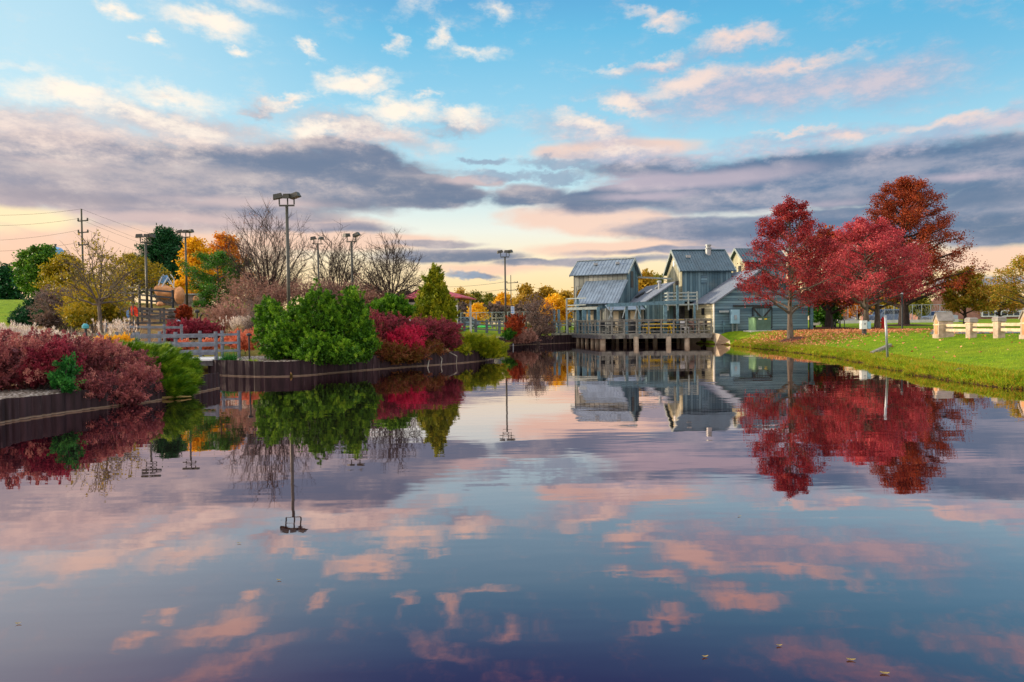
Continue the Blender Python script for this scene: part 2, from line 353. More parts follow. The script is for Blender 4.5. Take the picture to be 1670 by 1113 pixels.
def gravel_mat():
    m = newmat('pale_gravel'); p = coords(); v = N('ShaderNodeTexVoronoi'); K(p, v.inputs['Vector']); v.inputs['Scale'].default_value = 16
    hs = N('ShaderNodeSeparateColor'); K(v.outputs['Color'], hs.inputs[0])
    c = mixc(hs.outputs[0], L(138, 128, 116), L(214, 206, 196)); c = mixc(ss(v.outputs['Distance'], .25, .6), c, L(90, 78, 66))
    outm(bsdf(c, .9, bump(math_n('SUBTRACT', 1, v.outputs['Distance']), .8, .02), .2)); return m
M['gravel'] = gravel_mat()

# ---------------------------------------------------------------- mesh helpers
class MB:
    def __init__(s): s.v = []; s.f = []
    def add(s, vs, fs):
        o = len(s.v); s.v += [tuple(v) for v in vs]; s.f += [tuple(i+o for i in f) for f in fs]; return s
    def hexa(s, q):
        """8 corners: 4 bottom ring, 4 top ring"""
        return s.add(q, [(3, 2, 1, 0), (4, 5, 6, 7), (0, 1, 5, 4), (1, 2, 6, 5), (2, 3, 7, 6), (3, 0, 4, 7)])
    def box(s, fr, a0, a1, b0, b1, z0, z1):
        return s.hexa([fr(a0, b0, z0), fr(a1, b0, z0), fr(a1, b1, z0), fr(a0, b1, z0), fr(a0, b0, z1), fr(a1, b0, z1), fr(a1, b1, z1), fr(a0, b1, z1)])
    def bar(s, p, q, w, h=None):
        """square bar from p to q"""
        p = Vector(p); q = Vector(q); h = h or w; d = (q-p).normalized()
        up = Vector((0, 0, 1)) if abs(d.z) < .95 else Vector((0, 1, 0))
        x = d.cross(up).normalized()*w/2; y = x.cross(d).normalized()*h/2
        return s.hexa([p-x-y, p+x-y, p+x+y, p-x+y, q-x-y, q+x-y, q+x+y, q-x+y])
    def tube(s, pts, rad, n=6, cap=True):
        pts = [Vector(p) for p in pts]; rings = []
        if isinstance(rad, (int, float)): rad = [rad]*len(pts)
        for i, p in enumerate(pts):
            d = (pts[min(i+1, len(pts)-1)]-pts[max(i-1, 0)]).normalized()
            up = Vector((0, 0, 1)) if abs(d.z) < .9 else Vector((1, 0, 0))
            x = d.cross(up).normalized(); y = d.cross(x).normalized()
            rings.append([p+(x*math.cos(2*PI*k/n)+y*math.sin(2*PI*k/n))*rad[i] for k in range(n)])
        vs = [v for r in rings for v in r]
        fs = [(i*n+k, i*n+(k+1) % n, (i+1)*n+(k+1) % n, (i+1)*n+k) for i in range(len(pts)-1) for k in range(n)]
        if cap: fs += [tuple(range(n))[::-1], tuple((len(pts)-1)*n+k for k in range(n))]
        return s.add(vs, fs)
    def lathe(s, c, prof, n=12):
        c = Vector(c); vs = []; fs = []
        for (r, z) in prof:
            for k in range(n): vs.append((c.x+r*math.cos(2*PI*k/n), c.y+r*math.sin(2*PI*k/n), c.z+z))
        for i in range(len(prof)-1):
            for k in range(n): fs.append((i*n+k, i*n+(k+1) % n, (i+1)*n+(k+1) % n, (i+1)*n+k))
        fs += [tuple(range(n))[::-1], tuple((len(prof)-1)*n+k for k in range(n))]
        return s.add(vs, fs)
    def prism(s, poly, off):
        """polygon of 3-D points extruded by vector off"""
        n = len(poly); off = Vector(off); vs = [Vector(p) for p in poly]+[Vector(p)+off for p in poly]
        return s.add(vs, [tuple(range(n))[::-1], tuple(range(n, 2*n))]+[(i, (i+1) % n, n+(i+1) % n, n+i) for i in range(n)])
    def build(s, name, mat, parent=None, smooth=False, label=None):
        org = parent['_o'] if parent is not None and '_o' in parent else (0, 0, 0)
        me = bpy.data.meshes.new(name)
        me.from_pydata([(x-org[0], y-org[1], z-org[2]) for x, y, z in s.v], [], s.f); me.materials.append(M[mat] if isinstance(mat, str) else mat)
        bm = bmesh.new(); bm.from_mesh(me); bmesh.ops.recalc_face_normals(bm, faces=bm.faces); bm.to_mesh(me); bm.free()
        if smooth: me.polygons.foreach_set('use_smooth', [True]*len(me.polygons))
        o = bpy.data.objects.new(name, me); C.objects.link(o)
        if parent is not None: o.parent = parent; o['_o'] = org
        if label: o['label'] = label
        return o

def npmesh(name, verts, quads, mat, parent=None, rnd=None, tri=False, smooth=False):
    org = parent['_o'] if parent is not None and '_o' in parent else (0, 0, 0)
    k = 3 if tri else 4
    me = bpy.data.meshes.new(name); verts = (verts-np.array(org)).astype(np.float32); nf = len(quads)
    me.vertices.add(len(verts)); me.vertices.foreach_set('co', verts.ravel())
    me.loops.add(nf*k); me.loops.foreach_set('vertex_index', quads.astype(np.int32).ravel())
    me.polygons.add(nf); me.polygons.foreach_set('loop_start', np.arange(nf, dtype=np.int32)*k)
    if rnd is not None:
        a = me.attributes.new('rnd', 'FLOAT', 'FACE'); a.data.foreach_set('value', np.clip(rnd, 0, 1).astype(np.float32))
    me.update(calc_edges=True)
    if smooth: me.polygons.foreach_set('use_smooth', np.ones(nf, dtype=bool))
    me.materials.append(M[mat] if isinstance(mat, str) else mat)
    o = bpy.data.objects.new(name, me); C.objects.link(o)
    if parent is not None: o.parent = parent; o['_o'] = org
    return o

def thing(name, label, cat, loc, group=None):
    o = bpy.data.objects.new(name, None); o.empty_display_size = .2; C.objects.link(o); o.location = loc
    o['label'] = label; o['category'] = cat; o['_o'] = tuple(loc)
    if group: o['group'] = group
    return o
def tag(o, label, cat, group=None):
    o['label'] = label; o['category'] = cat
    if group: o['group'] = group
    return o
def struct(o): o['kind'] = 'structure'; return o
def copy_tree(o, parent=None):
    c = o.copy(); C.objects.link(c)
    if parent is not None: c.parent = parent
    for ch in [x for x in bpy.data.objects if x.parent == o]: copy_tree(ch, c)
    return c
def frame(O, ang):
    """local frame: a to the right (turned by ang about z), b away from the camera"""
    u = Vector((math.cos(ang), math.sin(ang), 0)); v = Vector((-math.sin(ang), math.cos(ang), 0)); O = Vector((O[0], O[1], 0))
    return lambda a, b, z: O+u*a+v*b+Vector((0, 0, z))
WF = frame((0, 0), 0)

# ---------------------------------------------------------------- leaves and branches
def leafquads(cen, dirs, ln, wd, rng, fold=.35):
    """diamond leaves at cen pointing along dirs"""
    n = len(cen); d = dirs/np.maximum(np.linalg.norm(dirs, axis=1, keepdims=True), 1e-6)
    r = rng.normal(size=(n, 3)); s = np.cross(d, r); s /= np.maximum(np.linalg.norm(s, axis=1, keepdims=True), 1e-6)
    nn = np.cross(d, s); ln = np.asarray(ln).reshape(-1, 1)*(.7+.6*rng.random((n, 1))); wd = np.asarray(wd).reshape(-1, 1)*(.7+.6*rng.random((n, 1)))
    m = cen+d*ln*.45
    v = np.stack([cen, m+s*wd*.5+nn*wd*fold*.5, cen+d*ln, m-s*wd*.5+nn*wd*fold*.5], 1).reshape(-1, 3)
    return v, np.arange(4*n).reshape(-1, 4)

class Br:
    """many tapered branch tubes in one mesh"""
    def __init__(s): s.V = []; s.Q = []; s.n = 0
    def add(s, pts, rad, k=5):
        pts = np.asarray(pts, float); m = len(pts); rad = np.asarray(rad)
        t = np.gradient(pts, axis=0); t /= np.maximum(np.linalg.norm(t, axis=1, keepdims=True), 1e-6)
        ref = np.where(np.abs(t[:, 2:3]) < .9, np.array([[0, 0, 1.]]), np.array([[1., 0, 0]]))
        x = np.cross(t, ref); x /= np.maximum(np.linalg.norm(x, axis=1, keepdims=True), 1e-6); y = np.cross(t, x)
        a = np.arange(k)*2*PI/k
        v = pts[:, None, :]+rad[:, None, None]*(np.cos(a)[None, :, None]*x[:, None, :]+np.sin(a)[None, :, None]*y[:, None, :])
        i = np.arange(m-1)[:, None]*k; j = np.arange(k)[None, :]; j2 = (j+1) % k
        q = np.stack([i+j, i+j2, i+k+j2, i+k+j], -1).reshape(-1, 4)+s.n
        s.V.append(v.reshape(-1, 3)); s.Q.append(q); s.n += m*k
    def build(s, name, mat, parent):
        return npmesh(name, np.concatenate(s.V), np.concatenate(s.Q), mat, parent, smooth=True)

def curve(p, d, length, rng, n=6, wob=.18, lift=0.0):
    pts = [np.array(p, float)]; d = np.array(d, float); d /= np.linalg.norm(d)
    for i in range(n):
        d = d+rng.normal(size=3)*wob*.5+np.array([0, 0, lift/n]); d /= np.linalg.norm(d); pts.append(pts[-1]+d*length/n)
    return np.array(pts)
def bez(p0, p1, p2, n=7):
    t = np.linspace(0, 1, n)[:, None]; return (1-t)**2*p0+2*t*(1-t)*p1+t*t*p2
def at_t(pts, t):
    f = t*(len(pts)-1); i = min(int(f), len(pts)-2); return pts[i]+(pts[i+1]-pts[i])*(f-i), pts[i+1]-pts[i]

def tree(name, label, cat, base, H, Wd, prof, mat=None, bark='bark', tr=.14, clear=.2, limbs=16, subs=7, twigs=3, nleaf=9000, ls=.14, lw=.7,
         seed=1, group=None, rise=.35, top=.92, ydepth=1.0, scatter=.16, droop=0.0, lean=(0, 0), fork=False, wob=.16, twr=1.0, sublen=.34, minr=.006):
    """trunk, limbs reaching out to a profile envelope, side branches, twigs, leaves on the twigs. prof: [(height share, radius share)]"""
    rng = np.random.default_rng(seed); b = np.array(base, float)
    t = thing(name, label, cat, tuple(b), group)
    hs = [p[0] for p in prof]; rs = [p[1] for p in prof]
    env = lambda f: np.interp(f, hs, rs)*Wd/2
    tb = Br(); br = Br(); k = 7
    th = H*(clear+.12 if fork else top)
    f = np.linspace(0, 1, k)[:, None]
    trunk = b+np.concatenate([f*lean[0]*th+rng.normal(size=(k, 1))*tr*.35*f, f*lean[1]*th+rng.normal(size=(k, 1))*tr*.35*f, f*th], 1)
    rad = tr*(1-.82*f[:, 0]) if not fork else tr*(1-.3*f[:, 0]); rad[0] *= 1.35
    tb.add(trunk, np.maximum(rad, minr), 9)
    lc = []; ld = []; lv = []
    ga = rng.random()*6.28
    for i in range(limbs):
        q = (i+.5)/limbs; ga += 2.4+rng.normal()*.25
        if fork: s0 = .82+.18*rng.random(); he = clear+.12+(1-clear-.12)*q
        else: s0 = (clear+(top-clear)*q**1.05*.92)/top; he = min(.985, clear+(1-clear)*q+rise*(1-q)*.45)
        p0, _ = at_t(trunk, min(s0, .985))
        r_out = env(he)*(.72+.33*rng.random()); ex = np.array([math.cos(ga)*r_out, math.sin(ga)*r_out*ydepth, 0])
        p2 = b+np.array([lean[0]*he*H, lean[1]*he*H, 0])+ex+np.array([0, 0, he*H-droop*r_out])
        mid = p0+(p2-p0)*.5; mid[2] += (.10 if not fork else -.06)*np.linalg.norm(p2-p0)*(1 if he < .6 else .3)
        lim = bez(p0, mid+rng.normal(size=3)*.05*H*.3, p2, 8)+np.concatenate([np.zeros((1, 3)), rng.normal(size=(7, 3))*H*.006])
        ll = np.linalg.norm(p2-p0); r0 = tr*(.5 if not fork else .55)*(1-.45*q)
        br.add(lim, np.linspace(r0, max(r0*.18, minr), 8), 6)
        for j in range(subs):
            tt = .22+.78*(j+rng.random())/subs; ps, td = at_t(lim, tt); td = td/np.linalg.norm(td)
            rd = rng.normal(size=3); rd[2] = rd[2]*.5+.25; rd -= td*rd.dot(td)*.7; rd /= np.linalg.norm(rd)
            sl = ll*sublen*(1.15-.6*tt)*(.6+.7*rng.random())
            sub = curve(ps, td*.75+rd*.85, sl, rng, 5, wob, .25)
            br.add(sub, np.linspace(max(r0*.28*(1.1-tt*.5), minr*1.2), minr*.8, 6)*twr, 4)
            for m in range(twigs):
                t3 = .25+.75*(m+rng.random())/max(twigs, 1); pt, t2 = at_t(sub, t3); t2 = t2/np.linalg.norm(t2)
                r3 = rng.normal(size=3); r3[2] += .3
                tw = curve(pt, t2+r3*.55, sl*(.38+.3*rng.random()), rng, 3, wob, .2)
                br.add(tw, np.linspace(minr*.95, minr*.45, 4)*twr, 3)
                lc.append(tw)
            lc.append(sub[2:])
    tb.build('trunk', bark, t); br.build('branches', bark, t)
    if mat and nleaf:
        nt_ = len(lc); idx = rng.integers(0, nt_, nleaf); cv = rng.random(nt_)
        tpos = rng.random(nleaf); cen = np.empty((nleaf, 3)); dr = np.empty((nleaf, 3))
        for a in range(nt_):
            s = np.where(idx == a)[0]
            if not len(s): continue
            pl = lc[a]; fidx = tpos[s]*(len(pl)-1); ii = np.minimum(fidx.astype(int), len(pl)-2); fr = (fidx-ii)[:, None]
            cen[s] = pl[ii]*(1-fr)+pl[ii+1]*fr; dr[s] = pl[ii+1]-pl[ii]
        cen += rng.normal(size=(nleaf, 3))*scatter*np.array([1, 1, .62])
        dr = dr/np.maximum(np.linalg.norm(dr, axis=1, keepdims=True), 1e-6)*.6+rng.normal(size=(nleaf, 3))*.7; dr[:, 2] -= .15
        v, q = leafquads(cen, dr, ls, ls*lw, rng)
        rn = cv[idx]*.55+rng.random(nleaf)*.45
        npmesh('foliage', v, q, mat, t, rn)
    return t

def shrub(name, label, cat, lobes, mat, n=9000, ls=.05, lw=.6, seed=1, group=None, tufts=300, tr=.12, up=.5, stemmat='barkdark', dirbias=(0, 0, 0), inner=.35,
          point=0.0, align=.45, ground=.45, stems=14, zmin=None, base=None, stemr=.012, flat=1.0):
    """lobes: [(centre Vector, rx, ry, rz)]; leaves in tufts over the lobes' outer layer, looser within"""
    rng = np.random.default_rng(seed)
    cs = np.array([tuple(l[0]) for l in lobes]); rr = np.array([l[1:4] for l in lobes], float)
    b = np.array(base) if base is not None else np.array([cs[:, 0].mean(), cs[:, 1].mean(), ground])
    t = thing(name, label, cat, tuple(float(x) for x in b), group)
    wgt = (rr[:, 0]*rr[:, 2]+rr[:, 1]*rr[:, 2]+rr[:, 0]*rr[:, 1]); wgt /= wgt.sum()
    li = rng.choice(len(lobes), tufts, p=wgt)
    d = rng.normal(size=(tufts, 3)); d /= np.linalg.norm(d, axis=1, keepdims=True); d[:, 2] = np.where(d[:, 2] < -.35, -d[:, 2], d[:, 2])
    rad = 1-inner*rng.random(tufts)**2.2
    pz = d*rad[:, None]
    if point: sh = 1-point*np.clip(pz[:, 2:3], 0, 1); pz[:, :2] *= sh
    lump = 1+.13*np.sin(d[:, :1]*5.1+li[:, None]*2.1+seed)*np.sin(d[:, 1:2]*6.3+seed*1.7)+.12*np.sin(d[:, 2:3]*7.7+d[:, :1]*4.3+li[:, None])+rng.normal(size=(tufts, 1))*.055
    tc_ = cs[li]+pz*rr[li]*lump
    keep = tc_[:, 2] > (zmin if zmin is not None else ground)-.05
    # drop tufts buried deep inside another lobe
    for k in range(len(lobes)):
        q = (tc_-cs[k])/rr[k]; keep &= (np.linalg.norm(q, axis=1) > .55) | (li == k)
    tc_, d, li = tc_[keep], d[keep], li[keep]; m = len(tc_)
    cv = np.clip(.5+.28*rng.normal(size=m)+.22*np.sin(tc_[:, 0]*3.1+seed)*np.sin(tc_[:, 2]*4.7+tc_[:, 1]*2.3), 0, 1)
    tl_ = tr*(.7+2.6*rng.random(m)**2.5); td_ = d*(1-up)+np.array([0, 0, up])+np.array(dirbias)+rng.normal(size=(m, 3))*.28
    td_ /= np.linalg.norm(td_, axis=1, keepdims=True)
    ix = rng.integers(0, m, n); od = td_[ix]; al = rng.random((n, 1))
    cen = tc_[ix]+rng.normal(size=(n, 3))*tr*.62*(1.25-al)*np.array([1, 1, flat])+od*al*tl_[ix][:, None]*1.5
    v, q = leafquads(cen, od+rng.normal(size=(n, 3))*align, ls, ls*lw, rng)
    npmesh('foliage', v, q, mat, t, cv[ix]*.68+rng.random(n)*.32)
    # larger leaves through the inside so it does not read as a shell
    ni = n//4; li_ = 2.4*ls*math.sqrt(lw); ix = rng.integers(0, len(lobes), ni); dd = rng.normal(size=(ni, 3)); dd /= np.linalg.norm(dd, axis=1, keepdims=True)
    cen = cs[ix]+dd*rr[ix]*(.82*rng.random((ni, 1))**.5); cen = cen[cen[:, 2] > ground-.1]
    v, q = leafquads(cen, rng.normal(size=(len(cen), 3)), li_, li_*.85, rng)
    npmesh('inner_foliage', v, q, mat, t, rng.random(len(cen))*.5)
    if stems:
        br = Br()
        for k in range(stems):
            ie = rng.integers(0, m); e = tc_[ie]+td_[ie]*(rng.random()*1.9*tl_[ie]+tr); s0 = np.array([b[0]+rng.normal()*.12*rr[:, 0].max(), b[1]+rng.normal()*.12*rr[:, 1].max(), ground-.05])
            l0 = cs[rng.integers(0, len(lobes))]; s0[:2] = s0[:2]*.4+l0[:2]*.6
            br.add(bez(s0, (s0+e)/2+np.array([0, 0, .12*np.linalg.norm(e-s0)]), e, 6), np.linspace(stemr, stemr*.3, 6), 4)
        br.build('stem', stemmat, t)
    return t
def lobe(px, py, D, wx, hz, depth=None):
    p = P(px, py, D); return (p, wx*D/F, depth or wx*D/F, hz*D/F)

# ---------------------------------------------------------------- pond outline (left banks are sheet piles, right bank is grass)
def g2(px, py): p = G(px, py); return (p.x, p.y)
W1 = [(-24, -4), (-17, 5), g2(-160, 728), g2(0, 690), g2(120, 672), g2(200, 661), g2(256, 655)]
CH = [(g2(256, 655)[0]+.05, g2(256, 655)[1]+3.2), (-12.9, 25.2), (-11.6, 26.4)]
W2 = [(-10.9, 25.2), g2(332, 611), g2(400, 615), g2(480, 615), g2(560, 607), g2(650, 600), g2(735, 594), g2(790, 589)]
CH2 = [(-.9, 33.2), (-2.2, 35.5), (-2.0, 38.0)]
W3 = [g2(812, 566.5), g2(835, 563.5), g2(905, 560.5)]
SH = [(5.2, 57.4), (9.0, 56.4), (13.6, 55.0), (14.3, 50.4), g2(1189, 563)]
W4 = [g2(1192, 563.5), g2(1235, 568.5), g2(1300, 575.5), g2(1360, 583.5), g2(1412, 592.5), g2(1422, 597), g2(1450, 602), g2(1500, 612.5), g2(1560, 623), g2(1620, 630), g2(1672, 634.5), (15.6, 12), (19, 5), (24, -4)]
POND = W1+CH+W2+CH2+W3+SH+W4
def seg_d(x, y, poly, closed=True):
    best = np.full(np.shape(x), 1e9); n = len(poly)
    for i in range(n if closed else n-1):
        ax, ay = poly[i]; bx, by = poly[(i+1) % n]; dx, dy = bx-ax, by-ay
        t = np.clip(((x-ax)*dx+(y-ay)*dy)/(dx*dx+dy*dy+1e-9), 0, 1); best = np.minimum(best, np.hypot(x-ax-t*dx, y-ay-t*dy))
    return best
def inside(x, y, poly):
    c = np.zeros(np.shape(x), bool); n = len(poly); j = n-1
    for i in range(n):
        xi, yi = poly[i]; xj, yj = poly[j]
        hit = ((yi > y) != (yj > y)) & (x < (xj-xi)*(y-yi)/(yj-yi+1e-12)+xi); c ^= hit; j = i
    return c
def sm(t): t = np.clip(t, 0, 1); return t*t*(3-2*t)
HA = (X(285, 54), 54.0); HB = (X(-30, 62), 60.0)
def gz(x, y):
    x = np.asarray(x, float); y = np.asarray(y, float)
    d = seg_d(x, y, POND); ins = inside(x, y, POND); s = np.where(ins, -d, d)
    wob = .09*np.sin(x*2.1+y*1.3)+.07*np.sin(x*.7-y*3.1)+.05*np.sin(5.3*x+4.1*y)+.04*np.sin(9.1*x-7.3*y)
    right = sm((x-np.interp(y, [44, 50], [7.0, 11.5]))/1.5)
    zr = -.5+.5*sm((s+wob+.55)/.5)+.24*sm((s+wob+.12)/.3)+.66*sm(s/np.interp(y, [20, 30, 38, 46], [6.5, 6.5, 6.0, 3.0]))+.45*sm((y-48)/70)
    # the kerbed outfall at the bank
    zl = np.where(s > .22, .37+.34*sm((s-2)/6)+.42*sm((s-6)/9), -.6)
    z = zl*(1-right)+zr*right
    m = np.exp(-(((x-HA[0])/10.5)**2+((y-HA[1])/8.5)**2)*.5)*1.75+np.exp(-(((x-HB[0])/12.5)**2+((y-HB[1])/13)**2)*.5)*2.9
    z = z+m*sm((s-1.5)/5)*(s > 0)
    z = z+.35*sm((y-70)/60)*(1-right)
    return z
def gzf(x, y): return float(gz(np.array([x]), np.array([y]))[0])
def on(px, D, dz=0.0):
    """point on the ground in pixel column px at distance D"""
    x = X(px, D); z = gzf(x, D); return Vector((x, D, z+dz))

def axis_pts(lo, flo, fhi, hi, fine):
    mid = np.arange(flo, fhi+fine/2, fine); out = [fhi]
    s = fine
    while out[-1] < hi: s *= 1.22; out.append(out[-1]+s)
    left = [flo]; s = fine
    while left[-1] > lo: s *= 1.22; left.append(left[-1]-s)
    return np.concatenate([left[::-1][:-1], mid, out[1:]])
gx = axis_pts(-3000, -30, 28, 3000, .24); gy = axis_pts(-60, 9, 62, 5200, .24)
GX, GY = np.meshgrid(gx, gy); GZ = gz(GX.ravel(), GY.ravel()).reshape(GX.shape)
vv = np.stack([GX, GY, GZ], -1).reshape(-1, 3); nx_ = len(gx); ii, jj = np.meshgrid(np.arange(nx_-1), np.arange(len(gy)-1))
a0 = (jj*nx_+ii).ravel(); qq = np.stack([a0, a0+1, a0+1+nx_, a0+nx_], 1)
gr = struct(npmesh('ground', vv, qq, 'ground', smooth=True))
wb = MB().add([(-40, -20, 0), (40, -20, 0), (40, 62, 0), (-40, 62, 0)], [(0, 1, 2, 3)])
struct(wb.build('water', 'water'))

# sheet pile walls -----------------------------------------------
def resample(poly, step):
    out = []; 
    for (a, b) in zip(poly[:-1], poly[1:]):
        L_ = math.hypot(b[0]-a[0], b[1]-a[1]); n = max(1, int(L_/step))
        out += [(a[0]+(b[0]-a[0])*k/n, a[1]+(b[1]-a[1])*k/n) for k in range(n)]
    return out+[poly[-1]]
def smoothline(poly, it=2):
    for _ in range(it):
        q = [poly[0]]
        for a, b in zip(poly[:-1], poly[1:]): q += [(a[0]*.75+b[0]*.25, a[1]*.75+b[1]*.25), (a[0]*.25+b[0]*.75, a[1]*.25+b[1]*.75)]
        poly = q+[poly[-1]]
    return poly
def sheet_wall(label, poly, top, period, cap_label=None, depth=.045):
    poly = smoothline(poly); pts = resample(poly, .02)
    P_ = np.array(pts); t = np.gradient(P_, axis=0); t /= np.linalg.norm(t, axis=1, keepdims=True); nrm = np.stack([t[:, 1], -t[:, 0]], 1)
    s = np.concatenate([[0], np.cumsum(np.hypot(*np.diff(P_, axis=0).T))]); ph = ((s+.09*np.sin(s*2.7)+.05*np.sin(s*7.1))/period) % 1
    prof = np.clip(np.abs(ph-.5)*8-1.4, -.6, .6)/.6; off = nrm*(prof*depth*.5)[:, None]
    jit = .012*np.sin(np.floor(s/period)*12.9)
    m = MB(); n = len(pts); o = P_+off; i_ = P_+off-nrm*.03
    V = []
    for k in range(n): V += [(o[k, 0], o[k, 1], -.8), (o[k, 0], o[k, 1], top+jit[k]+.012*math.sin(s[k]*1.9)), (i_[k, 0], i_[k, 1], top+jit[k]+.012*math.sin(s[k]*1.9)), (i_[k, 0], i_[k, 1], -.8)]
    Fc = []
    for k in range(n-1):
        a = 4*k; b = a+4; Fc += [(a, b, b+1, a+1), (a+1, b+1, b+2, a+2), (a+2, b+2, b+3, a+3)]
    m.add(V, Fc)
    return tag(m.build('sheet_pile_wall', 'pile'), label, 'retaining wall', 'steel sheet pile walls round the pond')
def revline(l): return l
sheet_wall('dark corrugated steel wall under the reddish shrubs at the left edge', W1[1:]+[CH[0]], .43, .24)
sheet_wall('dark steel pile wall curving round the island of green and red bushes', [CH[2]]+W2+CH2[:1], .53, .42)
sheet_wall('dark steel bank wall running from the rail fence to the deck', CH2[-1:]+W3+[SH[0]], .68, .42)
sheet_wall('black steel shore wall in the shade under the deck', SH[:4], .6, .42)
def gravel(poly, width, z, inset=.06):
    poly = smoothline(poly); P_ = np.array(poly); t = np.gradient(P_, axis=0); t /= np.linalg.norm(t, axis=1, keepdims=True); nrm = np.stack([-t[:, 1], t[:, 0]], 1)
    m = MB(); V = []; rng = np.random.default_rng(4); cols = [inset, .3, .6, 1, 1.5, 2.1, width]
    for k in range(len(poly)):
        for c in cols: 
            q = P_[k]+nrm[k]*c; V.append((q[0], q[1], z+.012*rng.normal()-(0 if c < width-.1 else .3)))
    nc = len(cols); F_ = [(k*nc+j, k*nc+j+1, (k+1)*nc+j+1, (k+1)*nc+j) for k in range(len(poly)-1) for j in range(nc-1)]
    m.add(V, F_); o = m.build('gravel_bed', 'gravel'); struct(o)
gravel(W1[1:]+[(W1[-1][0]-.02, W1[-1][1]+.2)], 2.8, .41)
gravel([CH[2]]+W2[:-1], 2.6, .50)
gravel(W3, 2.2, .66)

# concrete abutment beside the deck ---------------------------------
p0 = Vector(P(1160, 561, 50.2)); p1 = Vector(G(1191, 563)); 
m = MB(); back = Vector((.1, .45, 0)); zt = .86
a_ = Vector((p0.x-1.6, p0.y+3.2, 0)); b_ = Vector((p0.x, p0.y, 0)); c_ = Vector((p1.x-.72, p1.y-.1, 0)); d_ = Vector((p1.x, p1.y, 0))
m.prism([a_+Vector((0, 0, -.8)), b_+Vector((0, 0, -.8)), b_+Vector((0, 0, zt)), a_+Vector((0, 0, zt))], back)
m.prism([b_+Vector((0, 0, -.8)), d_+Vector((0, 0, -.8)), d_+Vector((0, 0, .12)), Vector((d_.x-.05, d_.y, .34)), c_+Vector((0, 0, zt-.1)), b_+Vector((0, 0, zt))], back*.9)
tag(m.build('abutment', 'concrete'), 'tan concrete wing wall sloping into the water beside the deck', 'abutment')

# ---------------------------------------------------------------- the deck on concrete piles
DZ = .80
A = P(978, 545, 50.2); B = P(941, 545, 57.0); Cc = P(901, 545, 59.0); E = P(1160, 545, 49.3)
dk = [(Cc.x, Cc.y), (B.x, B.y), (A.x, A.y), (E.x, E.y)]
back_pts = [(E.x-.6, 52.9), (14.6, 57.5), (9, 62), (Cc.x+.3, 62.5)]
deck = thing('deck', 'grey timber deck standing on concrete piles in front of the blue barn buildings', 'deck', (9, 54, 0))
m = MB(); poly = [Vector((x, y, DZ-.06)) for x, y in dk+back_pts]; m.prism(poly, (0, 0, .06)); m.build('deck_boards', 'wood', deck)
m = MB()
for (a, b) in zip(dk[:-1], dk[1:]):
    m.bar((a[0], a[1], DZ-.16), (b[0], b[1], DZ-.16), .08, .34)
m.build('fascia', 'deckrail', deck)
m = MB()
for k in range(9):
    t = k/8; m.bar((E.x+(A.x-E.x)*t, E.y+.3, DZ-.2), (E.x-1.4+(A.x-E.x)*t, 57, DZ-.2), .12, .26)
m.build('joists', 'wooddark', deck)
npost = 0
for (a, b) in zip(dk[:-1], dk[1:]):
    a = Vector((a[0], a[1], 0)); b = Vector((b[0], b[1], 0)); L_ = (b-a).length; n = max(2, round(L_/.93))
    d = (b-a).normalized(); nrm = Vector((d.y, -d.x, 0))*.06
    for k in range(n+(1 if b.x > 14 else 0)):
        q = a+(b-a)*(k/n)+nrm; MB().box(lambda x, y, z, q=q: q+Vector((x, y, z)), -.05, .05, -.05, .05, DZ-.3, DZ+1.03).build('rail_post', 'deckrail', deck); npost += 1
    m = MB()
    for zz, hh, th in ((1.05, .05, .2), (.94, .1, .04), (.66, .07, .04), (.2, .07, .04)):
        m.bar(a-nrm*(.2)+Vector((0, 0, DZ+zz)), b-nrm*.2+Vector((0, 0, DZ+zz)), th, hh)
    m.build('railing', 'deckrail', deck)
# right-hand return of the railing
m = MB(); e0 = Vector((E.x, E.y, 0)); e1 = Vector((E.x-.6, 52.7, 0))
for zz in (1.05, .66, .2): m.bar(e0+Vector((0, .06, DZ+zz)), e1+Vector((0, 0, DZ+zz)), .06, .08)
m.build('railing', 'deckrail', deck)
for k in (1, 2, 3):
    q = e0+(e1-e0)*(k/3); MB().box(lambda x, y, z, q=q: q+Vector((x, y, z)), -.05, .05, -.05, .05, DZ, DZ+1.03).build('rail_post', 'deckrail', deck)
piles = [(915, 58.6, .18), (943, 57.2, .17), (950, 56.0, .13), (957.5, 54.6, .16), (966.5, 53.0, .15), (974, 51.9, .17), (983, 50.6, .22),
         (1037.5, 49.9, .19), (1090.5, 49.7, .19), (1120.5, 49.7, .19), (1007, 53.4, .13), (1019.5, 53.2, .14), (1028, 54.5, .12), (1055, 53.4, .12), (1068.5, 52.2, .18), (1106, 53.2, .14), (1000, 55.5, .13), (930, 60, .14)]
for k, (px, D, r) in enumerate(piles):
    x = X(px, D, .4); MB().lathe((x, D, -.8), [(r*1.02, 0), (r*1.02, .76), (r, .86), (r, 1.4)], 14).build('pile', 'concrete', deck, smooth=False)

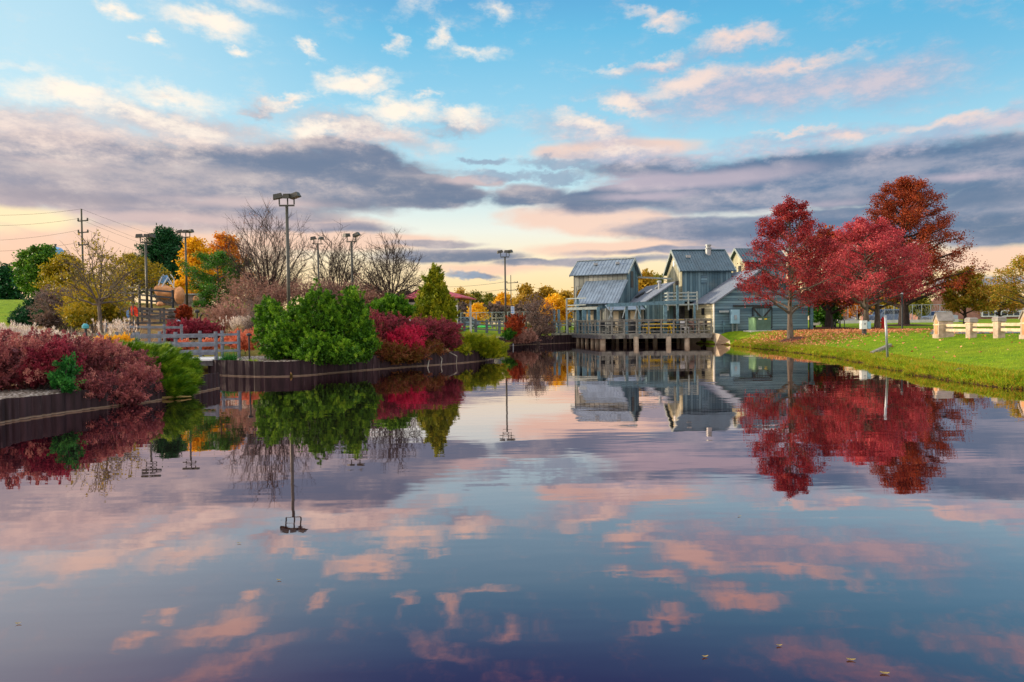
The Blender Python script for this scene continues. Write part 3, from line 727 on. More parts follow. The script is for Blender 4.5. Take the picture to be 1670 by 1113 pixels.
# pergola posts and beams on the deck
pg = thing('pergola', 'blue grey post and beam pergola over the deck', 'pergola', (12, 51, DZ))
def post(px, D, ytop, w_=.16, mat='trim', par=None, z0=DZ, nm='post'):
    zt = P(px, ytop, D).z; x = X(px, D, 1.5)
    MB().box(lambda a, b, z: Vector((x+a, D+b, z)), -w_/2, w_/2, -w_/2, w_/2, z0, zt).build(nm, mat, par)
    return Vector((x, D, zt))
tp = [post(px, D, yt, w_, 'trim', pg) for px, D, yt, w_ in ((1043, 51.2, 492, .15), (1085, 51.2, 498, .26), (1105, 51.2, 466, .16), (1133, 51.2, 496, .13), (1022, 51.2, 500, .18))]
m = MB(); q0 = P(993, 498, 51.0); q1 = P(1116, 493, 51.0)
m.bar(q0, q1, .12, .26); m.bar(q0+Vector((0, 1.2, 0)), q1+Vector((0, 1.2, 0)), .1, .2); m.build('beam', 'trim', pg)
for (x0, y0_, x1, y1) in ((992, 523, 1000, 502), (1035, 520, 1039, 500), (1045, 518, 1038, 499), (1015, 519, 1020, 502), (998, 518, 993, 500)):
    MB().bar(P(x0, y0_, 51.1), P(x1, y1, 51.1), .07).build('brace', 'trimlight', pg)
# balcony at the middle tower
bl = thing('balcony', 'pale railed balcony at the corner of the middle tower', 'balcony', (12.6, 53, 2.4))
m = MB(); z_ = P(1100, 496, 53).z; xa, xb = X(1089, 53, 3), X(1137, 53, 3)
m.box(WF, xa, xb, 53, 55.4, z_-.12, z_); m.build('floor', 'trimlight', bl)
m = MB()
for zz in (.34, .62, .9): m.bar((xa, 53, z_+zz*.95), (xb, 53, z_+zz*.95), .06, .1); m.bar((xa, 53, z_+zz*.95), (xa, 55.3, z_+zz*.95), .06, .1)
m.build('rail', 'trimlight', bl)
for t in (0, .35, .7, 1):
    x = xa+(xb-xa)*t; MB().box(WF, x-.05, x+.05, 52.96, 53.06, z_-.5, z_+.95).build('post', 'trimlight', bl)

# ---------------------------------------------------------------- barn buildings
def gable(fr, a0, a1, b0, b1, z0, ze, zr, along='a'):
    """body with gables; ridge along a or b"""
    m = MB()
    if along == 'a':
        bm_ = (b0+b1)/2; e = [fr(a0, b0, z0), fr(a0, b1, z0), fr(a0, b1, ze), fr(a0, bm_, zr), fr(a0, b0, ze)]; off = fr(a1, 0, 0)-fr(a0, 0, 0)
    else:
        am = (a0+a1)/2; e = [fr(a0, b0, z0), fr(a1, b0, z0), fr(a1, b0, ze), fr(am, b0, zr), fr(a0, b0, ze)]; off = fr(0, b1, 0)-fr(0, b0, 0)
    return m.prism(e, off)
def wallq(fr, pts, th, axis):
    """wall polygon in the frame: list of (a, b, z), given thickness along frame axis"""
    off = fr(0, th, 0)-fr(0, 0, 0) if axis == 'b' else fr(th, 0, 0)-fr(0, 0, 0)
    return MB().prism([fr(*p) for p in pts], off)
def roof_slab(p0, p1, p2, p3, th=.07, ribs=0, rib=.035):
    """p0-p1 eave, p3-p2 ridge; ribs run from eave to ridge"""
    m = MB(); n = (p1-p0).cross(p3-p0).normalized()
    if n.z < 0: n = -n
    m.hexa([p0-n*th, p1-n*th, p2-n*th, p3-n*th, p0, p1, p2, p3])
    for k in range(ribs):
        t = (k+.5)/ribs; m.bar(p0+(p1-p0)*t+n*.012, p3+(p2-p3)*t+n*.012, rib, rib)
    return m

# B1 the left tower
th1 = R(-27.5); r1 = P(1035.4, 421.4, 59.0); fr1 = frame((r1.x, r1.y), th1)
zr1 = r1.z; ze1 = P(1024.6, 443.4, 57.3).z; L1 = 5.3; hw = 1.9
b1 = thing('mill_tower', 'narrow grey tower with pale ribbed roof and lean-to, leftmost of the barn buildings', 'building', (r1.x-2, r1.y, DZ), 'barn buildings by the pond')
zlow = P(950, 468, 60.5).z
m = MB(); bw = 1.6
m.box(fr1, -L1+.25, -.25, -bw, bw, zlow, ze1+.02); m.box(fr1, -3.75, -.252, -bw+.002, bw-.002, DZ, zlow)
m.build('wall', 'grey_v', b1)
e = [fr1(-.25, -bw, ze1+.02), fr1(-.25, bw, ze1+.02), fr1(-.25, 0, zr1-.12)]
MB().prism(e, fr1(-L1+.5, 0, 0)-fr1(0, 0, 0)).build('gable', 'grey_v', b1)
# right gable face in blue boards, standing proud of the body
MB().prism([fr1(-.247, -bw, DZ), fr1(-.247, bw, DZ), fr1(-.247, bw, ze1+.02), fr1(-.247, 0, zr1-.14), fr1(-.247, -bw, ze1+.02)], fr1(.03, 0, 0)-fr1(0, 0, 0)).build('side_wall', 'blue_v', b1)
rf = MB()
for sgn in (-1, 1):
    s = roof_slab(fr1(-L1, sgn*hw, ze1-.1), fr1(0, sgn*hw, ze1-.1), fr1(0, 0, zr1), fr1(-L1, 0, zr1), .08, 17); rf.add(s.v, s.f)
rf_ = rf.build('roof', 'roof_light', b1)
MB().bar(fr1(-L1, 0, zr1+.02), fr1(0, 0, zr1+.02), .2, .05).build('ridge_cap', 'trimlight', rf_)
for a in (-3.3, -1.3):
    c = fr1(a, -.75, zr1-.75*(zr1-ze1)/hw+.1); MB().box(lambda x, y, z, c=c: c+Vector((x, y, z)), -.16, .16, -.12, .12, -.08, .1).build('roof_vent', 'steel', rf_)
for sgn in (-1, 1):
    for a in (.02, -L1-.02): MB().bar(fr1(a, sgn*hw, ze1-.16), fr1(a, 0, zr1-.06), .04, .2).build('barge_board', 'trimlight', b1)
m = MB().box(fr1, -.218, -.19, -.55, .15, ze1-1.25, ze1+.15); m.build('window', 'dark', b1)
# open corner with post and curved brackets
xpa = -L1+.35
MB().box(fr1, xpa-.1, xpa+.12, -bw, -bw+.22, DZ, zlow).build('corner_post', 'grey_v', b1)
m = MB()
m.prism([fr1(xpa+.1, -bw+.02, zlow), fr1(xpa+.1, -bw+.02, zlow-.75), fr1(xpa+.26, -bw+.02, zlow-.35), fr1(xpa+.65, -bw+.02, zlow-.16), fr1(xpa+.9, -bw+.02, zlow)], fr1(0, .15, 0)-fr1(0, 0, 0))
m.build('bracket', 'grey_v', b1)
# lean-to in front
lt_a0, lt_a1 = -3.95, -.12; zt_, zb_ = P(1028, 456.0, 57.5).z, P(1009.4, 494.2, 54.9).z; bo = -bw-2.75
lr = roof_slab(fr1(lt_a0, bo, zb_), fr1(lt_a1, bo, zb_), fr1(lt_a1, -bw-.02, zt_), fr1(lt_a0, -bw-.02, zt_), .07, 14)
lr.build('lean_to_roof', 'roof_light', b1)
MB().prism([fr1(lt_a1-.15, bo+.3, DZ), fr1(lt_a1-.15, -bw-.005, DZ), fr1(lt_a1-.15, -bw-.005, zt_-.12), fr1(lt_a1-.15, bo+.3, zb_+.1)], fr1(.03, 0, 0)-fr1(0, 0, 0)).build('side_wall', 'blue_v', b1)
fwl = MB().box(fr1, lt_a0+.15, lt_a1-.16, bo+.3, bo+.36, DZ, zb_+.05).build('front_wall', 'blue_v', b1)
for a in (-3.3, -2.0):
    d_ = MB().box(fr1, a, a+1.0, bo+.26, bo+.297, DZ+.75, zb_-.55).build('shutter', 'creamdoor', fwl)
MB().box(fr1, lt_a0+.15, lt_a0+.19, bo+.3, -bw, DZ, zb_+.1).build('side_wall', 'blue_v', b1)
# B1 upper platform on posts
pf = thing('platform', 'raised railed platform on blue posts at the left end of the deck', 'platform', (5.5, 57, DZ))
zp = P(950, 504, 57.2).z; xa, xb = X(924.5, 57.2, 2.5), X(975, 55.2, 2.5)
m = MB().bar((xa, 57.2, zp), (xb, 55.2, zp), .1, .2); m.bar((xa, 57.2, zp), (xa+.6, 60, zp), .1, .2); m.build('beam', 'trimlight', pf)
MB().prism([Vector((xa, 57.25, zp+.08)), Vector((xb, 55.25, zp+.08)), Vector((xb+.6, 58, zp+.08)), Vector((xa+.6, 60, zp+.08))], (0, 0, .05)).build('platform_floor', 'wood', pf)
m = MB()
for zz in (.3, .85): m.bar((xa, 57.2, zp+zz), (xb-.9, 55.75, zp+zz), .05, .09)
m.build('railing', 'trimlight', pf)
for px, D, yt, wd in ((924.5, 57.2, 487, .12), (904, 59.3, 505, .2), (911.5, 59, 505, .2), (942.5, 56.6, 487, .2), (953, 56.2, 505, .35), (961, 55.9, 503, .2), (976, 55.0, 501, .24)):
    post(px, D, yt, wd, 'trim' if wd > .15 else 'trimlight', pf)
m = MB().bar(P(926, 512, 57.2), P(932, 505, 57.0), .08); m.build('brace', 'trimlight', pf)

# B2 middle tower with the ventilator
ph = R(3); q2 = P(1111.8, 442, 55.5); fr2 = frame((q2.x, q2.y), ph); ze2 = q2.z
W2_ = 5.0; zr2 = P(1098, 408.5, 58).z; L2 = (P(1198, 440.3, 55.7)-q2).length
b2 = thing('barn_tower', 'blue tower with slate roof and round steel ventilator, middle of the barn buildings', 'building', (q2.x+2, q2.y+2, 0), 'barn buildings by the pond')
zlo2 = P(1125, 492, 55.5).z; m = gable(fr2, .14, L2-.14, .3, W2_-.3, zlo2, ze2+.16, zr2-.16); m.box(fr2, .3, L2-.3, 3.2, W2_-.32, DZ, zlo2); m.build('wall', 'blue_v', b2)
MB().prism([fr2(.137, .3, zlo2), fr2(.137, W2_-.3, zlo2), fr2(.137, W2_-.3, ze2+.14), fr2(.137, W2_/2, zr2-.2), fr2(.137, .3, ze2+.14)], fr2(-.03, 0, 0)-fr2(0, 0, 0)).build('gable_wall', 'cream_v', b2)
rf = MB(); s = roof_slab(fr2(-.12, 0, ze2), fr2(L2+.12, 0, ze2), fr2(L2+.12, W2_/2, zr2), fr2(-.12, W2_/2, zr2), .09, 20, .03); rf.add(s.v, s.f)
s = roof_slab(fr2(-.12, W2_, ze2), fr2(L2+.12, W2_, ze2), fr2(L2+.12, W2_/2, zr2), fr2(-.12, W2_/2, zr2), .09, 12, .03); rf.add(s.v, s.f)
rf_ = rf.build('roof', 'roof_dark', b2)
MB().bar(fr2(-.12, W2_/2, zr2+.03), fr2(L2+.12, W2_/2, zr2+.03), .22, .05).build('ridge_cap', 'trim', rf_)
for a in (-.15, L2+.15):
    for b in (0, W2_): MB().bar(fr2(a, b, ze2-.06), fr2(a, W2_/2, zr2-.06), .05, .2).build('barge_board', 'trimlight', b2)
vx = P(1161, 420, 57); a_v = (vx.x-q2.x)/math.cos(ph); b_v = W2_/2-.45; zv = zr2-.1
m = MB().lathe(fr2(a_v, b_v, zv-.6), [(.24, 0), (.24, .72), (.29, .75), (.29, .8), (.2, .84), (.2, .98), (.26, 1.0), (.26, 1.1), (.08, 1.17)], 16)
m.build('ventilator', 'steel', rf_)
for a in (1.05,): 
    c = fr2(a, 1.6, ze2+1.6*(zr2-ze2)/(W2_/2)+.06); MB().box(lambda x, y, z, c=c: c+Vector((x, y, z)), -.18, .18, -.14, .14, -.1, .12).build('roof_vent', 'steel', rf_)
q = P(1144, 463, 55.8); q_ = P(1154, 449, 55.8); aw = q.x-q2.x
MB().box(fr2, aw, aw+.5, .25, .298, q.z, q_.z).build('hatch', 'blue_h', b2)
q = P(1104, 477, 57); MB().box(fr2, .06, .105, 1.3, 2.0, q.z-.2, q.z+.95).build('window', 'dark', b2)
MB().box(fr2, .06, .105, W2_/2-.25, W2_/2+.25, ze2+.55, ze2+1.05).build('louvre', 'white', b2)

# mid building between the towers, gable to the front, ridge running back
ph3 = R(8); e4 = P(1052, 492, 54.0); fr4 = frame((e4.x, e4.y), ph3); ze4 = e4.z; half4 = X(1101, 54.3, 4)-e4.x; zr4 = P(1100, 459.5, 54.3).z
b4 = thing('middle_shed', 'low blue shed with grey sloping roof between the two towers', 'building', (e4.x+2, e4.y+2, 0), 'barn buildings by the pond')
MB().prism([fr4(.25, .35, DZ), fr4(half4, .35, DZ), fr4(half4, .35, zr4-.12), fr4(.25, .35, ze4+.12)], fr4(0, 6, 0)-fr4(0, 0, 0)).build('wall', 'blue_v', b4)
rf = MB()
s = roof_slab(fr4(0, 0, ze4), fr4(0, 6.7, ze4), fr4(half4, 6.7, zr4), fr4(half4, 0, zr4), .09, 0); rf.add(s.v, s.f)
rf_ = rf.build('roof', 'roof_mid', b4)
sl = (zr4-ze4)/half4
for (a, b, mt, sz) in ((1.0, 4.2, 'dark', .35), (1.9, 2.3, 'steel', .22), (1.35, 2.9, 'white', .22)):
    c = fr4(a, b, ze4+a*sl+.05); MB().add([], []).hexa([c+Vector((-sz, -sz*1.4, -sz*sl)), c+Vector((sz, -sz*1.4, sz*sl)), c+Vector((sz, sz*1.4, sz*sl)), c+Vector((-sz, sz*1.4, -sz*sl)),
      c+Vector((-sz, -sz*1.4, -sz*sl+.08)), c+Vector((sz, -sz*1.4, sz*sl+.08)), c+Vector((sz, sz*1.4, sz*sl+.08)), c+Vector((-sz, sz*1.4, -sz*sl+.08))]).build('skylight', mt, rf_)
c = fr4(1.7, 1.4, ze4+1.7*sl); MB().lathe(c, [(.12, -.1), (.12, .5), (.2, .5), (.2, .62), (.1, .66)], 12).build('flue', 'steel', rf_)
# entry with awning left of the shed
m = MB().box(fr4, -2.9, .24, 1.0, 4, DZ, ze4-.5); m.build('entry_wall', 'grey_v', b4)
roof_slab(fr4(-2.9, .2, ze4-.62), fr4(.1, .2, ze4-.62), fr4(.1, 1.3, ze4-.2), fr4(-2.9, 1.3, ze4-.2), .06, 0).build('awning', 'roof_light', b4)
for a in (-2.3, -.9): MB().box(fr4, a, a+.42, .96, .998, DZ+.02, DZ+1.75).build('door', 'creamdoor', b4)
MB().box(fr4, -1.65, -1.15, .96, .998, DZ+.9, DZ+1.6).build('window', 'dark', b4)
for a in (1.15, 1.9): MB().box(fr4, a, a+.05, .31, .348, DZ, ze4-.1).build('batten', 'trim', b4)
# conveyor beam running between the towers' tops
m = MB(); m.bar(P(1040, 452.5, 60), P(1096, 455, 58), .12, .14); m.build('beam', 'trimlight', b4)

# B3 the big barn with cream side and blue boarded front
e3 = P(1164, 494, 51.6); fr3 = frame((e3.x, e3.y), ph3); ze3 = e3.z; half3 = 4.0; zr3 = ze3+half3*.66; D3 = 6.3
b3 = thing('big_barn', 'long blue barn with cream left side and X-braced door, behind the front red maple', 'building', (e3.x+4, e3.y+3, 0), 'barn buildings by the pond')
gable(fr3, .2, 2*half3-.2, .25, D3, .5, ze3+.12, zr3-.12, 'b').build('front_wall', 'blue_h', b3)
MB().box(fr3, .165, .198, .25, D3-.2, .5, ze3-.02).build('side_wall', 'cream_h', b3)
rf = MB()
for sgn in (0, 1):
    s = roof_slab(fr3(sgn*2*half3, 0, ze3), fr3(sgn*2*half3, D3+.2, ze3), fr3(half3, D3+.2, zr3), fr3(half3, 0, zr3), .1, 0); rf.add(s.v, s.f)
rf.build('roof', 'roof_mid', b3)
MB().box(fr3, -2.2, .16, D3-.3, D3-.15, DZ, ze3).build('recess_shade', 'wooddark', b3)  # dark sheet standing in for the shade of the recess
MB().box(fr3, .12, .164, .25, .38, .55, ze3-.06).build('corner_board', 'white', b3)
def onfront(px, py, Dg=51.9):  # frame a,z of a pixel on the front wall
    d = ray(px, py); n = fr3(0, 1, 0)-fr3(0, 0, 0); o = Vector((0, 0, CAMZ)); k = (fr3(0, .25, 0)-o).dot(n)/d.dot(n); p = o+d*k
    return (p-fr3(0, 0, 0)).dot(fr3(1, 0, 0)-fr3(0, 0, 0)), p.z
def onside(px, py):
    d = ray(px, py); n = fr3(1, 0, 0)-fr3(0, 0, 0); o = Vector((0, 0, CAMZ)); k = (fr3(.16, 0, 0)-o).dot(n)/d.dot(n); p = o+d*k
    return (p-fr3(0, 0, 0)).dot(fr3(0, 1, 0)-fr3(0, 0, 0)), p.z
def fbox(x0, y0_, x1, y1, proud, nm, mat, par, dp=.03):
    a, z1 = onfront(x0, y0_); a2, z0 = onfront(x1, y1); return MB().box(fr3, a, a2, .25-proud, .25-proud+dp, z0, z1).build(nm, mat, par)
fbox(1195, 498, 1258.5, 500, .12, 'door_track', 'black', b3, .08)
dr = fbox(1227, 502, 1258, 535, .05, 'door', 'blue_v', b3, .045)
m = MB(); da0, dz1 = onfront(1227, 502); da1, dz0 = onfront(1258, 535)
for p_, q_ in (((da0, dz1), (da1, dz1)), ((da0, dz0), (da1, dz0)), ((da0, dz0), (da0, dz1)), ((da1, dz0), (da1, dz1)), ((da0, dz1), ((da0+da1)/2, dz1-.85)), ((da1, dz1), ((da0+da1)/2, dz1-.85))):
    m.bar(fr3(p_[0], .18, p_[1]), fr3(q_[0], .18, q_[1]), .035, .12)
m.build('door_frame', 'black', dr)
fbox(1172, 507, 1186, 510, .3, 'wall_lamp', 'galv', b3, .2)
wn1 = [onside(1149, 514), onside(1144.5, 503)]
MB().box(fr3, .12, .163, wn1[0][0], wn1[1][0], wn1[0][1], wn1[1][1]).build('window', 'dark', b3)
wn1 = [onside(1129, 524), onside(1124, 504)]
MB().box(fr3, .12, .163, wn1[0][0], wn1[1][0], DZ, wn1[1][1]).build('door', 'dark', b3)
# porch at the right end
pp = P(1323, 490, 53.2); MB().box(WF, pp.x-.12, pp.x+.12, 53.1, 53.3, .9, pp.z-.1).build('porch_post', 'trim', b3)
MB().box(WF, pp.x-.9, pp.x+.2, 53.0, 53.35, pp.z-.1, pp.z+.12).build('porch_beam', 'trim', b3)
MB().box(WF, pp.x-.85, pp.x-.05, 54.2, 55, .9, pp.z-.1).build('porch_wall', 'dark', b3)
# ground things by the barn
a, z1 = onfront(1188.5, 505.5); a2, z0 = onfront(1201.5, 528)
ub = thing('meter_cabinet', 'pale blue electrical cabinet on two legs against the blue barn', 'cabinet', tuple(fr3((a+a2)/2, 0, .9)))
MB().box(fr3, a, a2, -.25, .1, z0, z1).build('cabinet', 'bluebox', ub)
MB().box(fr3, a+.2, a+.4, -.29, -.252, z0+.3, z0+.65).build('meter', 'galv', ub)
for q in (a+.14, a2-.16): MB().box(fr3, q-.05, q+.05, -.12, -.02, .7, z0).build('leg', 'galv', ub)
m = MB(); a, z1 = onfront(1179, 524); m.tube([fr3(a, .1, .8), fr3(a, .1, z1), fr3(a, .2, z1+.05)], .04); m.box(fr3, a-.09, a+.09, 0, .08, z1-.35, z1-.1)
tag(m.build('conduit', 'trim'), 'thin blue conduit with a small box on the barn wall left of the cabinet', 'pipe')
tf = P(1240, 541, 49.2); ft = frame((tf.x, tf.y), R(4))
tfm = thing('transformer', 'squat green transformer cabinet with sunlit left side coloured paler in front of the barn door', 'transformer', (tf.x, tf.y, .9))
zt_ = P(1240, 518, 49.2).z; gz_ = gzf(tf.x, tf.y)
MB().box(ft, -.28, .78, 0, 1.1, gz_-.1, zt_).build('body', 'transf', tfm)
MB().box(ft, -.42, -.282, .05, 1.05, gz_-.1, zt_-.02).build('lit_side', 'transf_lit', tfm)  # thin slab coloured paler to show the left face in sun
MB().box(ft, -.45, .82, -.04, 1.14, zt_+.002, zt_+.05).build('lid', 'transf', tfm)
MB().box(ft, -.75, .9, -.15, 1.25, gz_-.15, gz_+.06).build('pad', 'kerb', tfm)
MB().box(ft, -.15, .1, -.014, -.002, zt_-.16, zt_-.08).build('sticker', 'white', tfm); MB().box(ft, .3, .5, -.014, -.002, zt_-.16, zt_-.08).build('sticker', 'yellow', tfm)

# B4 cupola tower behind
q5 = P(1214, 427, 66); fr5 = frame((q5.x, q5.y), ph3); zr5 = P(1203, 405, 67.7).z; ze5 = q5.z; W5 = 3.6; L5 = 4.6
b5 = thing('rear_tower', 'cream gabled rear tower half hidden behind the front red maple', 'building', (q5.x+2, q5.y+1, 0), 'barn buildings by the pond')
gable(fr5, .2, L5-.2, .2, W5-.2, .9, ze5+.15, zr5-.14).build('wall', 'blue_v', b5)
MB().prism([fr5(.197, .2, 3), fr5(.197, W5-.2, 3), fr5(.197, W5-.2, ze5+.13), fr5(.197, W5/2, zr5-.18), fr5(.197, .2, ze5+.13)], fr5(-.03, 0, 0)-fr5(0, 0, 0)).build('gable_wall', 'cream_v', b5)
rf = MB()
for b in (0, W5):
    s = roof_slab(fr5(-.1, b, ze5), fr5(L5+.1, b, ze5), fr5(L5+.1, W5/2, zr5), fr5(-.1, W5/2, zr5), .09, 16, .03); rf.add(s.v, s.f)
rf.build('roof', 'roof_dark', b5)
for b in (0, W5): MB().bar(fr5(-.13, b, ze5-.06), fr5(-.13, W5/2, zr5-.06), .05, .18).build('barge_board', 'trimlight', b5)
for b in (1.0, 2.1): MB().box(fr5, .12, .163, b, b+.5, ze5-1.6, ze5-.3).build('window', 'dark', b5)

# ---------------------------------------------------------------- foliage materials
M['lf_red'] = leafmat('crimson_maple_leaves', [(80, 24, 30), (134, 34, 42), (176, 56, 60), (206, 96, 76)])
M['lf_red2'] = leafmat('rose_red_maple_leaves', [(120, 34, 46), (172, 54, 66), (208, 84, 90), (232, 130, 116)])
M['lf_rust'] = leafmat('rust_orange_oak_leaves', [(84, 34, 20), (134, 50, 26), (176, 76, 36), (124, 84, 34)])
M['lf_turn'] = leafmat('turning_green_orange_leaves', [(108, 130, 34), (158, 150, 42), (208, 150, 56), (150, 124, 46)])
M['lf_orange'] = leafmat('orange_leaves', [(160, 84, 14), (212, 124, 24), (232, 152, 34), (150, 130, 36)])
M['lf_yellow'] = leafmat('golden_leaves', [(190, 130, 4), (226, 164, 12), (246, 190, 30), (250, 206, 60)])
M['lf_olive'] = leafmat('yellow_green_leaves', [(84, 96, 14), (140, 128, 22), (186, 152, 30), (122, 126, 30)])
M['lf_green'] = leafmat('green_leaves', [(34, 74, 20), (58, 104, 24), (92, 134, 34), (120, 140, 40)])
M['lf_farg'] = leafmat('distant_green_leaves', [(72, 86, 30), (104, 112, 34), (146, 134, 40), (92, 108, 46)])
M['lf_fary'] = leafmat('distant_amber_leaves', [(130, 106, 30), (172, 134, 34), (196, 154, 44), (112, 110, 38)])
M['lf_pine'] = leafmat('dark_pine_needles', [(12, 44, 24), (20, 66, 34), (32, 88, 44), (48, 104, 54)], .15)
M['lf_pineb'] = leafmat('mid_green_pine_needles', [(24, 70, 12), (44, 98, 16), (72, 128, 26), (96, 140, 40)], .15)
M['lf_bush'] = leafmat('bright_green_conifer_sprays', [(32, 72, 8), (62, 110, 14), (104, 154, 26), (158, 192, 52)], .2)
M['lf_arb'] = leafmat('yellow_green_arborvitae_sprays', [(66, 90, 12), (112, 128, 16), (152, 154, 24), (182, 172, 40)], .2)
M['lf_jun'] = leafmat('lime_juniper_sprays', [(32, 70, 6), (68, 110, 12), (116, 150, 24), (166, 184, 52)], .2)
M['lf_juny'] = leafmat('olive_juniper_sprays', [(74, 96, 8), (120, 136, 14), (160, 166, 24), (180, 170, 44)], .2)
M['lf_barb'] = leafmat('brown_red_barberry_leaves', [(84, 52, 54), (134, 70, 74), (178, 102, 96), (216, 156, 136)])
M['lf_crim'] = leafmat('crimson_barberry_leaves', [(84, 40, 50), (136, 42, 60), (174, 62, 80), (110, 68, 60)])
M['lf_purp'] = leafmat('purple_bronze_barberry_leaves', [(72, 74, 38), (118, 50, 58), (166, 62, 82), (140, 66, 62), (96, 88, 48)])
M['lf_magenta'] = leafmat('magenta_burning_bush_leaves', [(120, 28, 46), (186, 30, 66), (216, 52, 90), (140, 66, 50)])
M['lf_bronze'] = leafmat('bronze_olive_leaves', [(74, 62, 24), (116, 84, 28), (136, 66, 50), (112, 112, 34)])
M['lf_pink'] = leafmat('dusty_pink_leaves', [(112, 80, 70), (150, 110, 94), (178, 134, 116), (130, 100, 86)])
M['lf_salmon'] = leafmat('salmon_leaves', [(190, 92, 64), (220, 120, 86), (232, 150, 116), (200, 110, 70)])
M['lf_plume'] = leafmat('pale_grass_plumes', [(176, 156, 142), (206, 188, 174), (226, 212, 198), (240, 228, 216)], .4)
M['lf_straw'] = leafmat('straw_grass_blades', [(170, 150, 90), (206, 186, 124), (226, 210, 160), (190, 160, 90)], .4)
M['lf_blade'] = leafmat('green_grass_blades', [(84, 122, 14), (118, 156, 20), (150, 180, 32), (186, 186, 50)], .35)
M['lf_bankb'] = leafmat('yellow_bank_grass', [(88, 120, 16), (128, 152, 24), (172, 172, 38), (186, 132, 50)], .35)
M['lf_fresh'] = leafmat('fresh_green_leaves', [(22, 78, 30), (38, 108, 40), (66, 136, 52), (92, 150, 60)])
M['lf_fallen'] = leafmat('fallen_leaves', [(170, 92, 66), (204, 128, 86), (222, 164, 112), (170, 70, 46)], .1)
M['lf_grey'] = leafmat('grey_brown_leaves', [(84, 74, 72), (112, 98, 92), (132, 104, 90), (96, 92, 70)])

ROUND = [(0, .2), (.18, .45), (.3, .82), (.45, 1), (.6, .97), (.75, .8), (.88, .52), (1, .14)]
MAPLE = [(0, .3), (.16, .72), (.27, .98), (.38, 1), (.5, .94), (.62, .84), (.76, .68), (.88, .45), (1, .12)]
WIDE = [(0, .4), (.2, .8), (.35, 1), (.55, .98), (.75, .78), (.9, .46), (1, .15)]
CONE = [(0, 1), (.15, 1), (.4, .78), (.6, .52), (.8, .3), (1, .04)]
PINE = [(0, .5), (.15, .85), (.35, 1), (.6, .85), (.8, .56), (.93, .28), (1, .08)]
VASE = [(0, .1), (.3, .5), (.5, .85), (.7, 1), (.85, .86), (1, .3)]
def T(name, label, px, D, ytop, wpx, prof, mat, dz=-.08, **k):
    b = on(px, D, dz); H = P(px, ytop, D).z-b.z
    return tree(name, label, 'tree', b, H, wpx*D/F, prof, mat, **k)

# right bank -----------------------------------------------------
T('red_maple', 'crimson maple in front of the blue barn, nearest tree on the bank', 1289, 41, 328, 184, MAPLE, 'lf_red', tr=.16, clear=.17, limbs=34, subs=9, twigs=4, nleaf=32000, ls=.088, lw=.8, seed=3, rise=.3, top=.95, scatter=.13, sublen=.36, wob=.2)
T('red_maple', 'broad rose red maple left of the tall rust oak, behind the utility boxes', 1413, 50, 358, 182, WIDE, 'lf_red2', tr=.2, clear=.17, limbs=40, subs=9, twigs=4, nleaf=32000, ls=.105, lw=.8, seed=8, rise=.3, top=.95, scatter=.17)
T('red_maple', 'slim-trunked red maple right beside the broad rose red one', 1431, 53, 372, 176, WIDE, 'lf_red2', tr=.2, clear=.17, limbs=30, subs=8, twigs=3, nleaf=18000, ls=.11, seed=9, rise=.3, top=.95, scatter=.18)
T('oak_tree', 'tall rust orange oak, highest tree on the right', 1474, 68, 290, 206, [(0, .5), (.15, .95), (.28, 1), (.45, .94), (.6, .84), (.75, .66), (.9, .42), (1, .12)], 'lf_rust', bark='barkdark', tr=.42, clear=.12, limbs=58, subs=8, twigs=4, nleaf=56000, ls=.15, seed=17, rise=.35, droop=.08, top=.95, scatter=.26, sublen=.3)
T('oak_tree', 'green and amber tree at the right foot of the tall oak', 1574, 66, 440, 70, ROUND, 'lf_turn', bark='barkdark', tr=.16, clear=.16, limbs=18, subs=6, twigs=3, nleaf=12000, ls=.19, seed=6, scatter=.22)
T('maple_tree', 'orange green tree with dark trunk between the two red maples', 1352, 58, 376, 130, ROUND, 'lf_rust', bark='barkdark', tr=.3, clear=.14, limbs=26, subs=6, twigs=3, nleaf=14000, ls=.22, seed=7, scatter=.24)
T('maple_tree', 'open branched amber tree at the right edge by the school', 1630, 64, 466, 84, ROUND, 'lf_turn', bark='barkdark', tr=.13, clear=.22, limbs=20, subs=6, twigs=3, nleaf=6500, ls=.17, seed=12, scatter=.2)
T('maple_tree', 'tall thin-leaved orange tree rising at the right frame edge', 1676, 57, 416, 110, ROUND, 'lf_turn', tr=.16, clear=.25, limbs=22, subs=7, twigs=3, nleaf=8000, ls=.15, seed=13, scatter=.2)
T('ornamental_tree', 'small dark evergreen tree beside the barn porch', 1343, 60, 478, 56, ROUND, 'lf_pineb', bark='barkdark', tr=.12, clear=.06, limbs=16, subs=5, twigs=2, nleaf=5000, ls=.22, seed=14, scatter=.25)
for k, (px, D, yt, wp, mt, lab) in enumerate([(1372, 95, 484, 46, 'lf_orange', 'small orange tree beyond the bike racks'), (1400, 105, 478, 60, 'lf_rust', 'russet tree beyond the chain-link fence, behind the two red maples'),
      (1446, 100, 480, 50, 'lf_olive', 'olive tree behind the parked silver van'), (1498, 120, 484, 40, 'lf_farg', 'small green tree at the far end of the chain-link fence'), (1388, 130, 470, 60, 'lf_farg', 'hazy green tree behind the russet one at the car park')]):
    T('park_tree', lab, px, D, yt, wp, ROUND, mt, tr=.14, clear=.12, limbs=14, subs=5, twigs=2, nleaf=3200, ls=.42, seed=20+k, scatter=.3, group='trees round the far car park')

